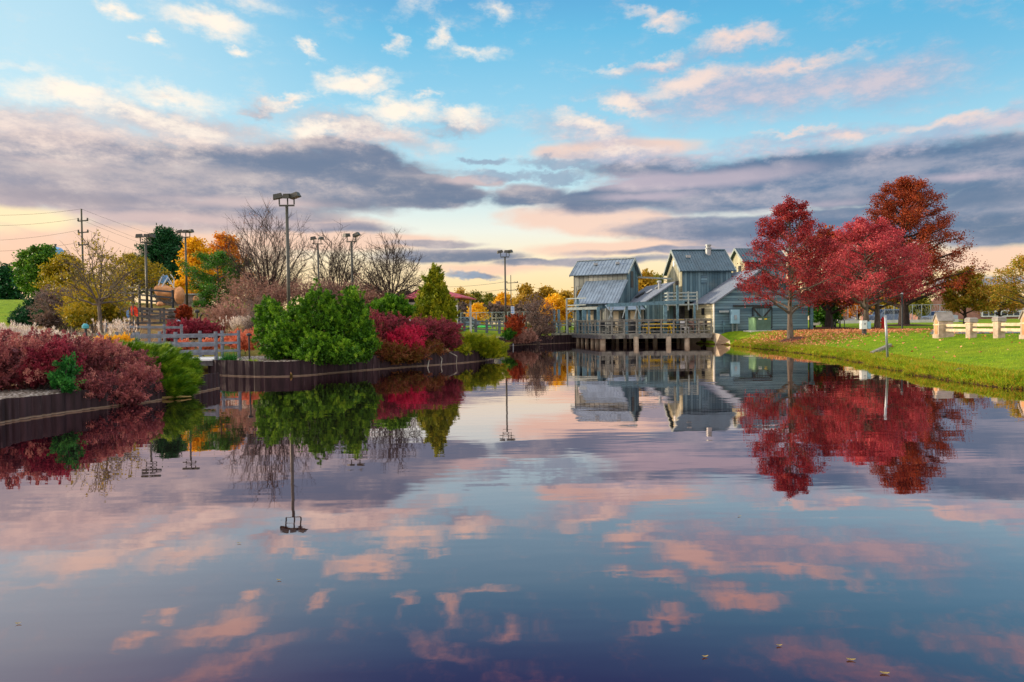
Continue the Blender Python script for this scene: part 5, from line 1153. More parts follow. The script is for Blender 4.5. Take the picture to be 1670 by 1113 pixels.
# ---------------------------------------------------------------- rail fences
def rails(label, pts, ztop, rails_z, mat='rail', post_w=.13, rail_h=.11, cat='fence', grp='timber rail fences', npx=None, round_=True, pt=1.0, nm='rail_fence'):
    """pts: world points of the posts"""
    t = thing(nm, label, cat, tuple(pts[0]), grp)
    for p in pts:
        m = MB()
        if round_: m.tube([p+Vector((0, 0, -.25)), p+Vector((0, 0, ztop))], post_w/2*pt, 8)
        else: m.box(lambda a, b, z, p=p: p+Vector((a, b, z)), -post_w/2, post_w/2, -post_w/2, post_w/2, -.25, ztop)
        m.build('post', mat, t)
    for z in rails_z:
        m = MB(); off = Vector((0, -post_w*.35, 0))
        for a, b in zip(pts[:-1], pts[1:]): m.bar(a+off+Vector((0, 0, z)), b+off+Vector((0, 0, z+.012)), .07, rail_h)
        m.build('rail', mat, t)
    return t
def fpts(lst, z=None): 
    out = []
    for px, D in lst:
        p = on(px, D)
        if z is not None: p.z = z
        out.append(p)
    return out
BZ = .55
bd = thing('footbridge', 'short pale timber footbridge between the left bed and the island', 'footbridge', (X(310, 24), 24.4, BZ))
m = MB(); pA, pB = P(222, 585, 24.2), P(350, 586, 24.2)
for k in range(30):
    t = k/30; x = pA.x+(pB.x-pA.x)*t; w_ = (pB.x-pA.x)/30*.93; m.box(WF, x, x+w_, 24.0, 26.2, BZ-.05, BZ)
m.build('planks', 'white', bd)
for yy in (24.1, 25.9): MB().bar((pA.x, yy, BZ-.14), (pB.x, yy, BZ-.14), .1, .18).build('beam', 'wooddark', bd)
for px, yy in ((305, 24.2), (322, 24.2), (305, 25.8), (322, 25.8)): MB().tube([(X(px, yy, 0), yy, -.8), (X(px, yy, 0), yy, BZ-.2)], .08, 8).build('pile', 'wood', bd)
rails('near rail fence on the footbridge in front of the crimson shrub', [Vector((X(px, 24.1, 1.2), 24.1, BZ)) for px in (160, 219, 286, 351.5)], .98, (.2, .5, .82))
rails('far rail fence on the footbridge reaching the island', [Vector((X(px, 26.2, 1.2), 26.2, BZ)) for px in (190, 225, 260, 326, 362, 389)], 1.0, (.22, .52, .84), rail_h=.09)
MB().box(WF, X(361, 25, 1)-.06, X(361, 25, 1)+.06, 25.9, 26.02, BZ+.72, BZ+1.06).build('x', 'dark') if False else None
rails('pale rail fence behind the plumed grasses at the left', fpts([(110, 27), (141, 27.3), (176, 27.6), (205, 28)]), 1.05, (.3, .62, .95), mat='wood')
rails('grey rail fence over the lawn beyond the low juniper', fpts([(742, 63), (757.5, 63), (776, 62.5), (794, 62), (814.5, 61.5), (827, 61)]), 1.2, (.3, .7, 1.02), post_w=.26)
rails('short pale rail fence section behind the long grey one', fpts([(803, 74), (809.5, 73), (823, 72)]), 1.6, (.4, .8, 1.15), mat='wood', post_w=.18)
rails('grey fence posts and rails behind the purple barberry', fpts([(692, 35), (710, 35), (725, 35), (739, 35.4)]), 1.15, (.62, .95), post_w=.16, mat='wood')
rails('dark timber railing on the terrace below the boulders', fpts([(229, 47.5), (248, 47.2), (283, 46.8)], None), 1.75, (.85, 1.2, 1.6), mat='dark', post_w=.16, rail_h=.12)
rails('long weathered rail fence on the mound left of the boulders', fpts([(182, 49), (205, 49), (228, 49)], None), 1.6, (1.1, 1.5), mat='wood', post_w=.12)
rails('grey stacked rail fence below the banners', fpts([(197, 40), (225, 40), (244, 40), (268, 40.5)]), 1.25, (.35, .75, 1.15), mat='wooddark', post_w=.14, rail_h=.13)
rails('low dark rail fence by the stacked stone fountain', fpts([(232, 43.5), (262, 43), (290, 43)]), .9, (.3, .6, .85), mat='wooddark', post_w=.12, rail_h=.13)
rails('low grey rail fence between the crabapple trunk and the crimson shrub', fpts([(172, 30), (198, 30.2), (243, 30.5), (268, 30.8), (296, 31)]), 1.2, (.35, .7, 1.05), mat='rail', post_w=.13)
rails('weathered walkway railing climbing the mound left of the banners', fpts([(118, 36), (150, 37.5), (178, 39), (198, 41)]), 1.2, (.4, .75, 1.1), mat='wood', post_w=.13)
# timber cabin wall / stone terrace and boulders
def rockmesh(c, rx, ry, rz, seed, n=3):
    rng = np.random.default_rng(seed); bm = bmesh.new(); bmesh.ops.create_icosphere(bm, subdivisions=n, radius=1)
    pl = [Vector(rng.normal(size=3)).normalized() for _ in range(9)]; ds = [.62+.3*rng.random() for _ in range(9)]
    m = MB(); vs = []
    for v in bm.verts:
        p = v.co.copy()
        for q, d_ in zip(pl, ds):
            e = p.dot(q)-d_
            if e > 0: p -= q*e*.85
        p *= 1+.05*math.sin(p.x*9+seed)*math.sin(p.z*8+p.y*6); vs.append(Vector((c[0]+p.x*rx, c[1]+p.y*ry, c[2]+p.z*rz)))
    m.add(vs, [tuple(v.index for v in f.verts) for f in bm.faces]); bm.free(); return m
def boulder(label, px, py, D, wpx, hpx, seed, grp='sandstone boulders'):
    c = P(px, py, D); k = D/F; tag(rockmesh(c, wpx*k/2, wpx*k/2, hpx*k/2, seed).build('boulder', 'rock'), label, 'boulder', grp)
boulder('rounded sandstone boulder under the white lattice ornament', 268, 476, 52, 34, 26, 1)
boulder('tall pointed sandstone boulder right of the rounded one', 293, 482, 51, 16, 30, 2)
boulder('brown boulder at the right end of the fieldstone wall', 320, 492, 50.5, 12, 20, 3)
boulder('small boulder between the wall and the crimson shrub', 285, 478, 52.5, 14, 20, 4)
boulder('low pinkish boulder at the foot of the green pine', 345, 501, 49, 24, 9, 5)
boulder('low flat boulder left of the stone fountain', 262, 496, 47, 14, 8, 6)
p0, p1 = P(254, 482, 53), P(330, 484, 53); g0 = gzf(p0.x, 53)
fw = thing('stone_wall', 'grey fieldstone terrace wall behind the boulders', 'wall', (p0.x, 53, g0))
MB().box(WF, p0.x, p1.x, 53, 53.6, g0-.5, p0.z).build('wall', 'stonewall', fw); MB().box(WF, p0.x-.08, p1.x+.08, 52.9, 53.7, p0.z+.002, p0.z+.1).build('coping', 'trimlight', fw)
MB().box(WF, X(316, 53, 3), X(319, 53, 3), 52.95, 52.998, p0.z-1.2, p0.z-.2).build('slot_window', 'dark', fw)
# stacked stone fountain
c = on(284, 43.5, -.1); sf = thing('stone_fountain', 'stack of flat pale stones beside the round rust shrub', 'fountain', tuple(c))
hh = P(284, 503, 43.5).z-c.z
for k in range(7):
    r_ = .5-.03*k; MB().lathe(c+Vector((.04*math.sin(k*2.1), 0, hh*k/7)), [(r_*.8, 0), (r_, .03), (r_*1.02, hh/7*.7), (r_*.75, hh/7*.98)], 10).build('stone', 'stonewall' if k % 2 else 'wood', sf)
# lattice ornament on the boulder
c = P(270, 462, 51.6); lo_ = thing('lattice_ornament', 'white curved ribs holding a blue cloth on top of the rounded boulder', 'ornament', tuple(c))
m = MB()
for (x0, y0_, x1, y1, mx, my) in ((258, 466, 278, 464, 266, 448), (264, 468, 284, 470, 274, 452), (278, 448, 283, 468, 284, 456)):
    a, b, k = P(x0, y0_, 51.4), P(x1, y1, 51.8), P(mx, my, 51.6); m.tube([a, a*.35+k*.65, k, k*.65+b*.35, b], .045, 5)
m.build('rib', 'white', lo_); m = MB(); m.prism([P(258, 460, 51.6), P(264, 450, 51.6), P(272, 449, 51.6), P(274, 458, 51.6), P(266, 463, 51.6)], (0, .12, 0)); m.build('cloth', 'bluecloth', lo_)
# banners hanging by the fence
def banner(label, pts, D, mat, arm):
    b = Vector(on(arm[0], D)); t = thing('banner', label, 'banner', tuple(b), 'cloth banners')
    a = P(*arm, D); MB().tube([b, (b.x, D, a.z)], .035, 6).build('pole', 'wooddark', t)
    m = MB(); n = len(pts); rows = [[P(x, y, D+.06*math.sin(i*2.3+j*1.9)) for j, (x, y) in enumerate(r)] for i, r in enumerate(pts)]
    vs = [v for r in rows for v in r]+[v+Vector((0, .03, 0)) for r in rows for v in r]; c_ = len(rows[0]); o = len(rows)*c_
    m.add(vs, [(i*c_+j, i*c_+j+1, (i+1)*c_+j+1, (i+1)*c_+j) for i in range(len(rows)-1) for j in range(c_-1)]+[(o+i*c_+j, o+i*c_+j+1, o+(i+1)*c_+j+1, o+(i+1)*c_+j) for i in range(len(rows)-1) for j in range(c_-1)])
    m.build('cloth', mat, t)
banner('orange-red cloth banner hanging below the dark terrace railing', [[(213, 500), (218, 498.5), (223, 502)], [(213, 506), (219, 505), (224.5, 507)], [(214, 514), (219, 511), (225, 513)], [(216, 518), (219, 515), (224, 517)]], 32.6, 'redcloth', (218, 497))
banner('pale blue cloth banner drooping left of the orange-red one', [[(206, 508), (210, 505), (213, 504)], [(206, 512), (210, 510), (213.5, 508)], [(207, 517), (209, 515), (211.5, 513)], [(208, 521), (209.5, 520), (211, 516)]], 32.8, 'bluecloth', (212, 502))
# small posts and lights
def cyl_light(label, px, D, y0_, y1, mat='black', cap='black', w_=.05, cw=.14, ch=.1, nm='path_light', cat='path light'):
    b = on(px, D, -.05); zt = P(px, y0_, D).z; t = thing(nm, label, cat, tuple(b))
    MB().tube([b, (b.x, b.y, zt-ch)], w_, 8).build('stem', mat, t)
    MB().lathe((b.x, b.y, zt-ch), [(cw*.8, 0), (cw, .02), (cw, ch*.6), (cw*.4, ch)], 12).build('cap', cap, t)
    return t
cyl_light('black path light on the island gravel', 406, 23.6, 543.5, 574, w_=.03, cw=.085, ch=.1)
cyl_light('teal-topped post light behind the pale plumed grasses', 139.5, 26.5, 528, 552, 'dark', 'teal', .05, .12, .2)
cyl_light('small blue-white post light left of the garden arch', 290.5, 36, 522, 530, 'dark', 'bluebox', .04, .12, .14)
cyl_light('black lantern post left of the garden arch', 322, 40, 505, 530, 'black', 'black', .045, .14, .2)
c0, c1 = on(324.5, 39.5), on(341.5, 39.5); zt = P(333, 511, 39.5).z; ar = thing('garden_arch', 'dark metal arch over the green putting turf', 'arch', tuple(c0))
for off in (0, .12):
    pts = [c0+Vector((off, off, 0))]+[Vector((c0.x+(c1.x-c0.x)*(.5-.5*math.cos(a)), 39.5+off, c0.z+(zt-c0.z)*(.45+.55*math.sin(a)))) for a in np.linspace(0, PI, 11)]+[c1+Vector((-off, off, 0))]
    MB().tube(pts, .035, 6).build('hoop', 'dark', ar)
def turf(label, px0, px1, D0, D1, dz=.06):
    n = 20; cx_ = (X((px0+px1)/2, (D0+D1)/2)); rx = (px1-px0)/2*((D0+D1)/2)/F; cy_ = (D0+D1)/2; ry = (D1-D0)/2; m = MB(); pts = []
    for k in range(n): a = 2*PI*k/n; x = cx_+rx*math.cos(a); y = cy_+ry*math.sin(a)*(1+.15*math.sin(3*a)); pts.append((x, y))
    vs = [Vector((cx_, cy_, gzf(cx_, cy_)+dz))]
    for s in (.5, 1): vs += [Vector((cx_+(x-cx_)*s, cy_+(y-cy_)*s, gzf(cx_+(x-cx_)*s, cy_+(y-cy_)*s)+dz)) for x, y in pts]
    fs = [(0, 1+k, 1+(k+1) % n) for k in range(n)]+[(1+k, 1+n+k, 1+n+(k+1) % n, 1+(k+1) % n) for k in range(n)]
    m.add(vs, fs); struct(m.build('putting_green', 'turf'))
turf('a', 322, 346, 40.5, 46); turf('b', 742, 777, 65, 80, .08); turf('c', 779, 808, 84, 112, .1)

# mulch rings under trees
for px, D, r_ in ((1291, 41, .8), (1431, 53, 1.5), (1352, 58, 2.2), (1474, 68, 2.6)):
    c = on(px, D); m = MB(); rng = np.random.default_rng(int(px)); vs = [c+Vector((0, 0, .16))]+[Vector((c.x+r_*f*math.cos(a), c.y+r_*f*math.sin(a), gzf(c.x+r_*f*math.cos(a), c.y+r_*f*math.sin(a))+(.1 if f < 1 else .01))) for f in (.6, 1) for a in np.linspace(0, 2*PI, 17)[:-1]]
    m.add(vs, [(0, 1+k, 1+(k+1) % 16) for k in range(16)]+[(1+k, 17+k, 17+(k+1) % 16, 1+(k+1) % 16) for k in range(16)]); struct(m.build('mulch_ring', 'mulch'))

# ---------------------------------------------------------------- gazebo
gz_o = Vector((X(700, 56), 58, 0)); gl = gzf(gz_o.x, 58)
gb = thing('gazebo', 'open gazebo with faded red roof half hidden by the arborvitae', 'gazebo', (gz_o.x, 58, gl))
ze_ = P(700, 486, 56).z; zr_ = P(690, 466, 58).z; x0, x1 = X(655, 56, 3), X(756, 56, 3)
ev = [(x0, 55.5), (x1, 54.5), (x1+.8, 61), (x0+.8, 62)]; rd = [Vector((x0+1.6, 58.5, zr_)), Vector((x1-2.6, 58.2, zr_-.15))]
e_ = [Vector((x, y, ze_+(.0 if i < 2 else .05))) for i, (x, y) in enumerate(ev)]; m = MB()
dn = Vector((0, 0, -.1)); m.add([*e_, *rd, *[v+dn for v in e_]], [(0, 1, 5, 4), (1, 2, 5), (2, 3, 4, 5), (3, 0, 4), (0, 6, 7, 1), (1, 7, 8, 2), (2, 8, 9, 3), (3, 9, 6, 0), (6, 9, 8, 7)]); m.build('roof', 'redroof', gb)
for (x, y) in ((x0+.6, 56.1), (x1-.5, 55.2), (x1+.3, 60.4), (x0+1.3, 61.2)): MB().box(WF, x-.09, x+.09, y-.09, y+.09, gl-.3, ze_-.05).build('post', 'white', gb)
MB().box(WF, x0+.3, x1-.3, 56, 56.15, ze_-.35, ze_-.1).build('beam', 'dark', gb)
# playhouse hut seen under the gazebo roof
hp = P(673, 497, 62); m = MB(); hu = thing('hut', 'small grey-roofed hut under the edge of the gazebo roof', 'hut', (hp.x, 62, gl))
zb = gzf(hp.x, 62); MB().box(WF, hp.x-1.1, hp.x+1.1, 62, 64, zb, hp.z-.2).build('wall', 'teal', hu)
MB().prism([Vector((hp.x-1.4, 61.8, hp.z-.3)), Vector((hp.x+1.4, 61.8, hp.z-.3)), Vector((hp.x, 61.8, hp.z+.75))], (0, 2.4, 0)).build('roof', 'slate', hu)

# sign on a post
sp = on(836.5, 50); zs0, zs1 = P(836, 512, 50).z, P(836, 500, 50).z; sg = thing('sign', 'small white and blue notice sign on a post by the rail fence', 'sign', tuple(sp))
MB().tube([sp, (sp.x, 50, zs1)], .04, 6).build('post', 'galv', sg); pn = MB().box(WF, sp.x-.13, sp.x+.13, 49.93, 49.96, zs0, zs1).build('panel', 'white', sg)
m = MB()
for k in range(3): m.box(WF, sp.x-.09, sp.x+.09, 49.915, 49.928, zs0+.06+.16*k, zs0+.15+.16*k)
m.build('stripe', 'bluecloth', pn)
lp_ = on(893, 56); lt = thing('lectern_sign', 'small tilted white-topped lectern sign on black post left of the deck', 'sign', tuple(lp_))
zz_ = P(893, 524, 56).z; MB().tube([lp_, (lp_.x, 56, zz_)], .06, 6).build('post', 'black', lt); MB().bar((lp_.x-.25, 56, zz_-.05), (lp_.x+.22, 56, zz_+.2), .45, .05).build('panel', 'white', lt)

# chain link fences
def chain(label, px0, px1, D0, D1, h, n, cat='fence'):
    a, b = on(px0, D0), on(px1, D1); t = thing('chain_link_fence', label, cat, tuple(a), 'chain-link fences')
    pts = [Vector((a.x+(b.x-a.x)*k/n, a.y+(b.y-a.y)*k/n, 0)) for k in range(n+1)]
    for p in pts: p.z = gzf(p.x, p.y)
    for p in pts: MB().tube([p, p+Vector((0, 0, h))], .045, 6).build('post', 'galv', t)
    m = MB()
    for p, q in zip(pts[:-1], pts[1:]): m.bar(p+Vector((0, 0, h)), q+Vector((0, 0, h)), .06)
    m.build('top_rail', 'galv', t); m = MB()
    for p, q in zip(pts[:-1], pts[1:]):
        L_ = (q-p).length; nn2 = int(L_/.35)
        for k in range(nn2):
            u = p+(q-p)*(k/nn2); v_ = p+(q-p)*min(1, (k+4)/nn2)
            m.bar(u+Vector((0, 0, .05)), v_+Vector((0, 0, h*min(1, (nn2-k)/4 if k+4 > nn2 else 1))), .018); m.bar(u+Vector((0, 0, h)), v_+Vector((0, 0, .05)), .018)
    m.build('mesh', 'galv', t)
chain('long chain-link fence along the far field in the middle', 752, 935, 84, 80, 1.9, 7)
chain('chain-link fence with white posts by the far car park on the right', 1368, 1548, 92, 92, 2.3, 12)

# far right: car park, road, school
def strip(name, pts, mat, dz):
    m = MB(); vs = [Vector((x, y, 0)) for x, y in pts]
    n = 24; V = []
    for k in range(n+1):
        t = k/n
        for p, q in ((vs[0], vs[1]), (vs[3], vs[2])): c = p.lerp(q, t); V.append(Vector((c.x, c.y, gzf(c.x, c.y)+dz)))
    m.add(V, [(2*k, 2*k+2, 2*k+3, 2*k+1) for k in range(n)]); return struct(m.build(name, mat))
strip('car_park', [(X(1340, 88), 88), (X(1575, 88), 88), (X(1560, 104), 104), (X(1345, 104), 104)], 'asphalt', .06)
c0 = [(X(1370, 87), 87), (X(1562, 87), 87)]
m = MB(); zc = gzf(c0[0][0], 87); m.bar((c0[0][0], 87, zc+.12), (c0[1][0], 87, zc+.12), .35, .5); struct(m.build('kerb', 'kerb'))
strip('road', [(20.2, 33), (60, 26), (60, 50), (X(1505, 46), 45)], 'asphalt', .03)
bx0, bx1 = X(1498, 150), X(1800, 150); zr_ = P(1600, 500, 150).z; zg_ = gzf(bx0+20, 150)
sc = thing('school', 'long low brown brick school with a strip of windows in the far distance', 'building', (bx0+20, 150, zg_))
MB().box(WF, bx0, bx1, 150, 175, zg_-.5, zr_).build('wall', 'brick', sc)
MB().box(WF, bx0-.3, bx1+.3, 149.8, 175.2, zr_+.002, zr_+.35).build('roof_edge', 'kerb', sc)
ar_ = X(1543, 149, 3); MB().prism([Vector((ar_+3.4*math.cos(a), 149.2, zg_+2.8+2.4*math.sin(a))) for a in np.linspace(0, PI, 13)]+[Vector((ar_-3.4, 149.2, zg_)), Vector((ar_+3.4, 149.2, zg_))], (0, .7, 0)).build('entrance_arch', 'brick', sc)
wx0, wx1 = X(1604, 149, 3), X(1700, 149, 3); w0, w1 = P(1630, 517, 149).z, P(1630, 506, 149).z
MB().box(WF, wx0, wx1, 149.6, 149.99, w0, w1).build('window_surround', 'white', sc)
for k in range(9):
    a = wx0+.3+(wx1-wx0-.6)*k/9; MB().box(WF, a, a+(wx1-wx0)/9-.35, 149.5, 149.597, w0+.3, w1-.35).build('window', 'glass', sc)
# roof-level pale building behind
tl = X(1590, 190, 3); tq = thing('pale_roof_hall', 'pale teal roof of a hall rising behind the school', 'building', (tl, 190, zg_)); MB().box(WF, tl-8, tl+26, 190, 205, zg_, P(1600, 497, 190).z).build('wall', 'brick', tq)
zq = P(1600, 497, 190).z; MB().prism([Vector((tl-8.5, 189.5, zq)), Vector((tl+26.5, 189.5, zq)), Vector((tl+22, 189.5, zq+1.4)), Vector((tl-4, 189.5, zq+1.4))], (0, 16, 0)).build('roof', 'teal', tq)

# cars
def car(label, c, yaw, mat, L_=4.5, Wd=1.8, H=1.45, van=False, nm='car'):
    t = thing(nm, label, 'car', tuple(c)); fr = frame((c.x, c.y), yaw); z = c.z
    h1 = .5*H if not van else .55*H; hood = .24 if not van else .14; tail = .86 if not van else .99
    pr = [(0, .25), (0, h1*.85), (.02*L_, h1), (hood*L_, h1*1.08), ((hood+.12)*L_, H*.97), ((hood+.25)*L_, H), (tail*L_*.9, H*.98), (tail*L_, h1*1.2), (L_, h1*1.1), (L_, .28)]
    MB().prism([fr(a-L_/2, -Wd/2, z+b) for a, b in pr], fr(0, Wd, 0)-fr(0, 0, 0)).build('body', mat, t)
    g = [((hood+.05)*L_, h1*1.12), ((hood+.14)*L_, H*.9), (tail*L_*.88, H*.9), (tail*L_*.97, h1*1.15)]
    for s in (-Wd/2-.012, Wd/2-.02): MB().prism([fr(a-L_/2, s, z+b) for a, b in g], fr(0, .03, 0)-fr(0, 0, 0)).build('side_window', 'glass', t)
    MB().prism([fr((hood+.005)*L_-L_/2, -Wd*.43, z+h1*1.13), fr((hood+.005)*L_-L_/2, Wd*.43, z+h1*1.13), fr((hood+.105)*L_-L_/2, Wd*.4, z+H*.95), fr((hood+.105)*L_-L_/2, -Wd*.4, z+H*.95)], Vector((-.03, 0, .01))).build('windscreen', 'glass', t)
    for a in (.19, .8):
        for s in (-1, 1):
            wc = fr(a*L_-L_/2, s*(Wd/2-.09), z+.31); ax = fr(0, 1, 0)-fr(0, 0, 0); wh = MB().tube([wc-ax*.1, wc+ax*.1], .31, 14).build('wheel', 'tyre', t); MB().tube([wc-ax*.11, wc+ax*.11], .17, 10).build('rim', 'galv', wh)
    for s in (-1, 1):
        MB().box(fr, -L_/2-.012, -L_/2+.03, s*Wd*.36-.14, s*Wd*.36+.14, z+h1*.68, z+h1*.86).build('headlight', 'white', t); MB().box(fr, L_/2-.02, L_/2+.012, s*Wd*.4-.1, s*Wd*.4+.1, z+h1*.75, z+h1*.95).build('tail_light', 'red', t)
    return t
car('silver-blue van parked beyond the two red maples', on(1449, 95), R(6), 'carblue', 4.9, 1.95, 1.8, True)
car('white car parked left of the silver-blue van', on(1374, 97), R(84), 'carwhite', 4.4)
car('white and black car seen end-on beside the barn porch', on(1344, 62), R(66), 'carwhite', 4.2, 1.75, 1.4)
car('silver-blue car behind the rail fence right of the arborvitae', on(757, 90), R(-6), 'carblue', 4.2, 1.75, 1.4)
car('silver car in the car park at the right of the chain-link fence', on(1532, 100), R(4), 'carsilver', 4.4)

# bank furniture -------------------------------------------------
ub = on(1411, 37.5); t = thing('utility_box', 'white and pale blue twin utility boxes on a brown post', 'utility box', tuple(ub))
MB().box(WF, ub.x-.09, ub.x+.09, 37.5, 37.68, ub.z-.1, ub.z+.62).build('post', 'wooddark', t); z0, z1 = P(1411, 537, 37.4).z, P(1411, 523, 37.4).z
MB().box(WF, X(1404, 37.4), X(1413, 37.4), 37.3, 37.55, z0, z1).build('box', 'white', t); MB().box(WF, X(1414.2, 37.4), X(1420, 37.4), 37.35, 37.6, z0+.02, z1-.06).build('box', 'bluebox', t, label='pale blue box')
MB().box(WF, X(1408.6, 37.4), X(1409.8, 37.4), 37.27, 37.298, z0+.25, z0+.32).build('handle', 'black', t)
a, b = G(1448.5, 601, -.1), P(1444, 517, 23.8); t = thing('marker_pole', 'thin grey leaning pole at the water edge of the lawn', 'pole', tuple(a)); MB().tube([a, b], .04, 10).build('pole', 'galv', t, smooth=True); MB().tube([b, b+(b-a).normalized()*.03], .046, 10).build('cap', 'steel', t)
c = on(1471.5, 47); t = thing('slim_post', 'slim dark post on the lawn in front of the tall oak', 'post', tuple(c)); MB().tube([c, P(1471, 480, 47)], .055, 8).build('pole', 'dark', t); MB().lathe(P(1471, 480, 47), [(.08, 0), (.08, .06), (.03, .1)], 8).build('cap', 'galv', t)
c = on(1440, 52); t = thing('fire_hydrant', 'red hydrant standing right of the slim-trunked maple', 'hydrant', tuple(c))
MB().lathe(c, [(.16, 0), (.16, .06), (.11, .08), (.11, .62), (.14, .64), (.13, .74), (.06, .86), (.04, .94)], 14).build('body', 'red', t)
for s in (-1, 1): MB().tube([c+Vector((s*.08, 0, .5)), c+Vector((s*.2, 0, .5))], .05, 8).build('outlet', 'red', t)
for k, px in enumerate((1360, 1366, 1374)):
    c = on(px, 54); t = tag(MB().tube([c+Vector((-.16, 0, 0))]+[c+Vector((-.16*math.cos(a), 0, .62+.16*math.sin(a))) for a in np.linspace(0, PI, 8)]+[c+Vector((.16, 0, 0))], .028, 6).build('bike_rack', 'dark'), ['leftmost', 'middle', 'rightmost'][k]+' dark hoop bike rack on the lawn beyond the front maple', 'bike rack', 'hoop bike racks')
# outfall kerb at the water
a, b, c = on(1414, 25.6), on(1422, 27.4), on(1452, 30.2)
m = MB(); m.bar(a+Vector((0, 0, -.02)), b+Vector((0, 0, -.05)), .12, .16); m.bar(b, Vector((c.x, c.y, gzf(c.x, c.y)+.02)), .14, .2); tag(m.build('outfall_kerb', 'wood'), 'low bent concrete kerb running into the pond at the lawn', 'kerb')
m = rockmesh(on(1567, 18.4, -.02), .14, .1, .12, 9, 2); tag(m.build('drain_stone', 'dark'), 'small dark stone in the bank grass below the stone fence', 'stone')

# stone fence -------------------------------------------------
FX = 19.35
def pillar(label, Y, top_pad=0.0):
    c = Vector((FX, Y, gzf(FX, Y))); t = thing('stone_pillar', label, 'stone pillar', tuple(c), 'gabled stone pillars'); zw = c.z+.74; zr = c.z+1.14; hx, hy = .32, .19
    MB().box(WF, FX-hx, FX+hx, Y-hy, Y+hy, c.z-.3, zw).build('body', 'stone', t)
    MB().prism([Vector((FX-hx-.001, Y-hy, zw+.002)), Vector((FX-hx-.001, Y+hy, zw+.002)), Vector((FX-hx-.001, Y, zr-.03))], (2*hx+.002, 0, 0)).build('gable', 'stone', t)
    m = MB()
    for s in (-1, 1):
        q = roof_slab(Vector((FX-hx-.05, Y+s*(hy+.05), zw)), Vector((FX+hx+.05, Y+s*(hy+.05), zw)), Vector((FX+hx+.05, Y, zr)), Vector((FX-hx-.05, Y, zr)), .05); m.add(q.v, q.f)
    m.build('roof', 'slate', t)
    m = MB().box(WF, FX-hx-.015, FX-hx-.003, Y-.09, Y+.09, c.z+.12, zw-.05); m.prism([Vector((FX-hx-.015, Y+.09*math.cos(a), zw-.05+.1*math.sin(a))) for a in np.linspace(0, PI, 9)], (.012, 0, 0)); m.build('niche', 'rock', t)
    MB().box(WF, FX-hx-.03, FX+hx+.03, Y-hy-.03, Y+hy+.03, c.z-.2, c.z+.14).build('plinth', 'stone', t); MB().box(WF, FX-hx-.02, FX+hx+.02, Y-hy-.02, Y+hy+.02, zw-.2, zw-.14).build('string_course', 'stonerail', t)
    return c
def spost(label, Y):
    c = Vector((FX, Y, gzf(FX, Y))); t = thing('stone_post', label, 'stone post', tuple(c), 'square stone fence posts'); h = .14
    MB().box(WF, FX-h, FX+h, Y-h, Y+h, c.z-.3, c.z+.66).build('shaft', 'stone', t); MB().box(WF, FX-h-.02, FX+h+.02, Y-h-.02, Y+h+.02, c.z+.58, c.z+.62).build('band', 'stonerail', t)
    m = MB().box(WF, FX-h-.035, FX+h+.035, Y-h-.035, Y+h+.035, c.z+.662, c.z+.80); m.hexa([Vector((FX+a*(h+.035), Y+b*(h+.035), c.z+.802)) for a, b in ((-1, -1), (1, -1), (1, 1), (-1, 1))]+[Vector((FX+a*(h-.02), Y+b*(h-.02), c.z+.85)) for a, b in ((-1, -1), (1, -1), (1, 1), (-1, 1))]); m.build('cap', 'slate', t)
    return c
YS = [30.6, 28.75, 27.1, 25.35]
pillar('gabled stone pillar at the left end of the stone fence', YS[0]); pillar('gabled stone pillar cut by the right frame edge', YS[3])
spost('square stone post left of two in the stone fence', YS[1]); spost('square stone post right of two in the stone fence', YS[2])
for k in range(3):
    hy0 = .2 if k == 0 else .145; hy1 = .2 if k == 2 else .145; ya, yb = YS[k]-hy0, YS[k+1]+hy1; g0 = gzf(FX, (ya+yb)/2)
    for j, zz in enumerate((.32, .53)):
        tag(MB().bar((FX, ya, g0+zz), (FX, yb, g0+zz), .09, .12).build('stone_rail', 'stonerail'), ['lower', 'upper'][j]+' pale stone rail in the '+['left', 'middle', 'right'][k]+' bay of the stone fence', 'stone rail', 'rails of the stone fence')

# deck furniture -----------------------------------------------------
def picnic(label, x, y, yaw, mat, leg, L_=1.7, z=DZ, hgt=.74, bench=True):
    t = thing('picnic_table', label, 'picnic table', (x, y, z), 'picnic tables on the deck'); fr = frame((x, y), yaw)
    MB().box(fr, -L_/2, L_/2, -.36, .36, z+hgt-.05, z+hgt).build('tabletop', mat, t)
    for s in (-1, 1):
        if bench: MB().box(fr, -L_/2, L_/2, s*.72-.13, s*.72+.13, z+.42, z+.46).build('bench', mat, t)
        for e in (-1, 1): MB().bar(fr(e*L_*.36, s*.6, z), fr(e*L_*.36, s*.1, z+hgt-.05), .07, .07).build('leg', leg, t)
        m = MB().bar(fr(s*L_*.36, -.78, z+.4), fr(s*L_*.36, .78, z+.4), .05, .07); m.build('crossbar', leg, t)
    return t
picnic('front yellow picnic table behind the deck railing', X(1075, 50.9), 50.9, 0, 'yellow', 'yellow', 2.2)
picnic('yellow picnic table at the back left of the deck', X(1060, 53.4), 53.4, R(5), 'yellow', 'dark', 1.5, hgt=1.0)
picnic('yellow picnic table at the back middle of the deck', X(1079, 54), 54, R(5), 'yellow', 'dark', 1.2, hgt=1.02)
picnic('yellow-topped table under the balcony', X(1100, 53.2), 53.2, R(5), 'yellow', 'dark', 1.3, hgt=1.06)
def chairset(label, x, y, mat, yaw, nm='deck_chair'):
    t = thing(nm, label, 'chair', (x, y, DZ), 'chairs on the deck'); fr = frame((x, y), yaw)
    MB().box(fr, -.24, .24, -.24, .24, DZ+.42, DZ+.47).build('seat', mat, t); MB().box(fr, -.24, .24, .2, .25, DZ+.5, DZ+.95).build('backrest', mat, t)
    for a in (-.2, .2):
        for b in (-.2, .2): MB().bar(fr(a, b, DZ), fr(a, b, DZ+.42), .04).build('leg', mat, t)
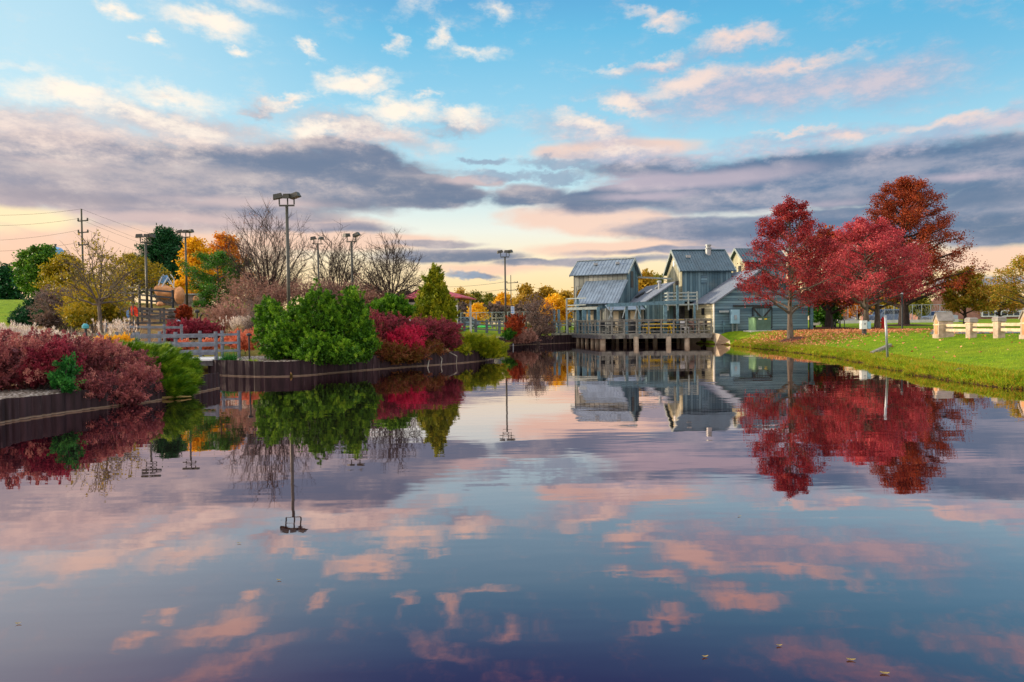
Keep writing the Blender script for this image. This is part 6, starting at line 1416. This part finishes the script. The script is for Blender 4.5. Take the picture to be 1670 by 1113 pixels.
def rtable(label, x, y, mat):
    t = thing('round_table', label, 'table', (x, y, DZ), 'round tables on the deck'); MB().lathe((x, y, DZ+.7), [(.5, 0), (.52, .02), (.5, .05)], 18).build('tabletop', mat, t); MB().lathe((x, y, DZ), [(.28, 0), (.28, .03), (.05, .06), (.05, .7)], 10).build('stem', 'dark', t)
rtable('dark round table at the right part of the deck', X(1124, 51), 51, 'dark'); rtable('brown round table in the right corner of the deck', X(1148, 51), 51, 'barkbrown'); rtable('black round table right of the front yellow table', X(1110, 50.9), 50.9, 'black')
rtable('dark round table before the cream shutters', X(995, 52.4), 52.4, 'dark'); rtable('pale round table at the left end of the deck', X(922, 59.5), 59.5, 'trimlight')
for k, (px, D, mt, yw, lab) in enumerate([(1117, 50.6, 'white', .6, 'white chair left of the dark round table'), (1131, 50.7, 'barkbrown', 2.2, 'brown chair between the two right-hand round tables'), (1142, 51.6, 'wood', -1, 'pale chair behind the corner table'), (1156, 50.8, 'dark', 1.6, 'dark chair in the deck corner'),
      (985, 52.2, 'dark', .5, 'dark chair left of the shutter table'), (1004, 52.6, 'black', 2.0, 'black chair right of the shutter table'), (913, 59.8, 'bluebox', .3, 'pale blue chair at the left end of the deck'), (931, 59.6, 'dark', 2.4, 'dark chair right of the pale round table'), (1014, 54.0, 'wood', 1, 'pale wooden chair by the entry doors')]):
    chairset(lab, X(px, D), D, mt, yw)
c = Vector((X(1031, 53.4), 53.4, DZ)); tb_ = thing('litter_bin', 'dark round litter bin by the entry wall', 'bin', tuple(c)); MB().lathe(c, [(.24, 0), (.27, .05), (.29, .8), (.3, .86)], 14).build('drum', 'dark', tb_); MB().lathe(c+Vector((0, 0, .86)), [(.31, 0), (.26, .1), (.1, .16)], 14).build('lid', 'dark', tb_)

# floating leaves and a drifting stick
for k, (px, py, lab) in enumerate([(455, 946, 'small pale curled leaf floating left of centre'), (30, 1017, 'pale leaf floating near the left frame edge'), (1150, 1071, 'rounded pale leaf floating low in the centre right'), (1388, 1076, 'long yellow leaf floating at the lower right'),
      (1443, 1098, 'long yellow leaf floating lowest at the right'), (1271, 1053, 'small bright leaf floating in the lower centre right'), (390, 886, 'thin pale leaf floating under the lamp reflection'), (1206, 842, 'tiny pale leaf floating in the middle right water')]):
    g = G(px, py, .004); s = .017*(1 if k != 3 and k != 4 else 1.35); a = k*1.3; u = Vector((math.cos(.25*math.sin(a)), math.sin(.25*math.sin(a)), 0)); v_ = Vector((-u.y, u.x, 0))
    n = 10; pts = [g+u*(s*math.cos(t))+v_*(s*.42*math.sin(t)*(1-.3*math.cos(t)))+Vector((0, 0, .006*abs(math.cos(t)))) for t in np.linspace(0, 2*PI, n+1)[:-1]]
    tag(MB().add([g+Vector((0, 0, .002))]+pts, [(0, 1+i, 1+(i+1) % n) for i in range(n)]).build('floating_leaf', 'lf_straw'), lab, 'leaf', 'leaves floating on the pond')
a, b = G(228, 654, .01), G(312, 647, .03); tag(MB().tube([a, a.lerp(b, .3)+Vector((0, .06, .02)), a.lerp(b, .7)+Vector((0, -.05, .03)), b], [.02, .035, .03, .015], 6).build('drifting_branch', 'lf_straw'), 'thin pale branch floating below the juniper', 'branch')

for o in bpy.data.objects:
    if '_o' in o: del o['_o']
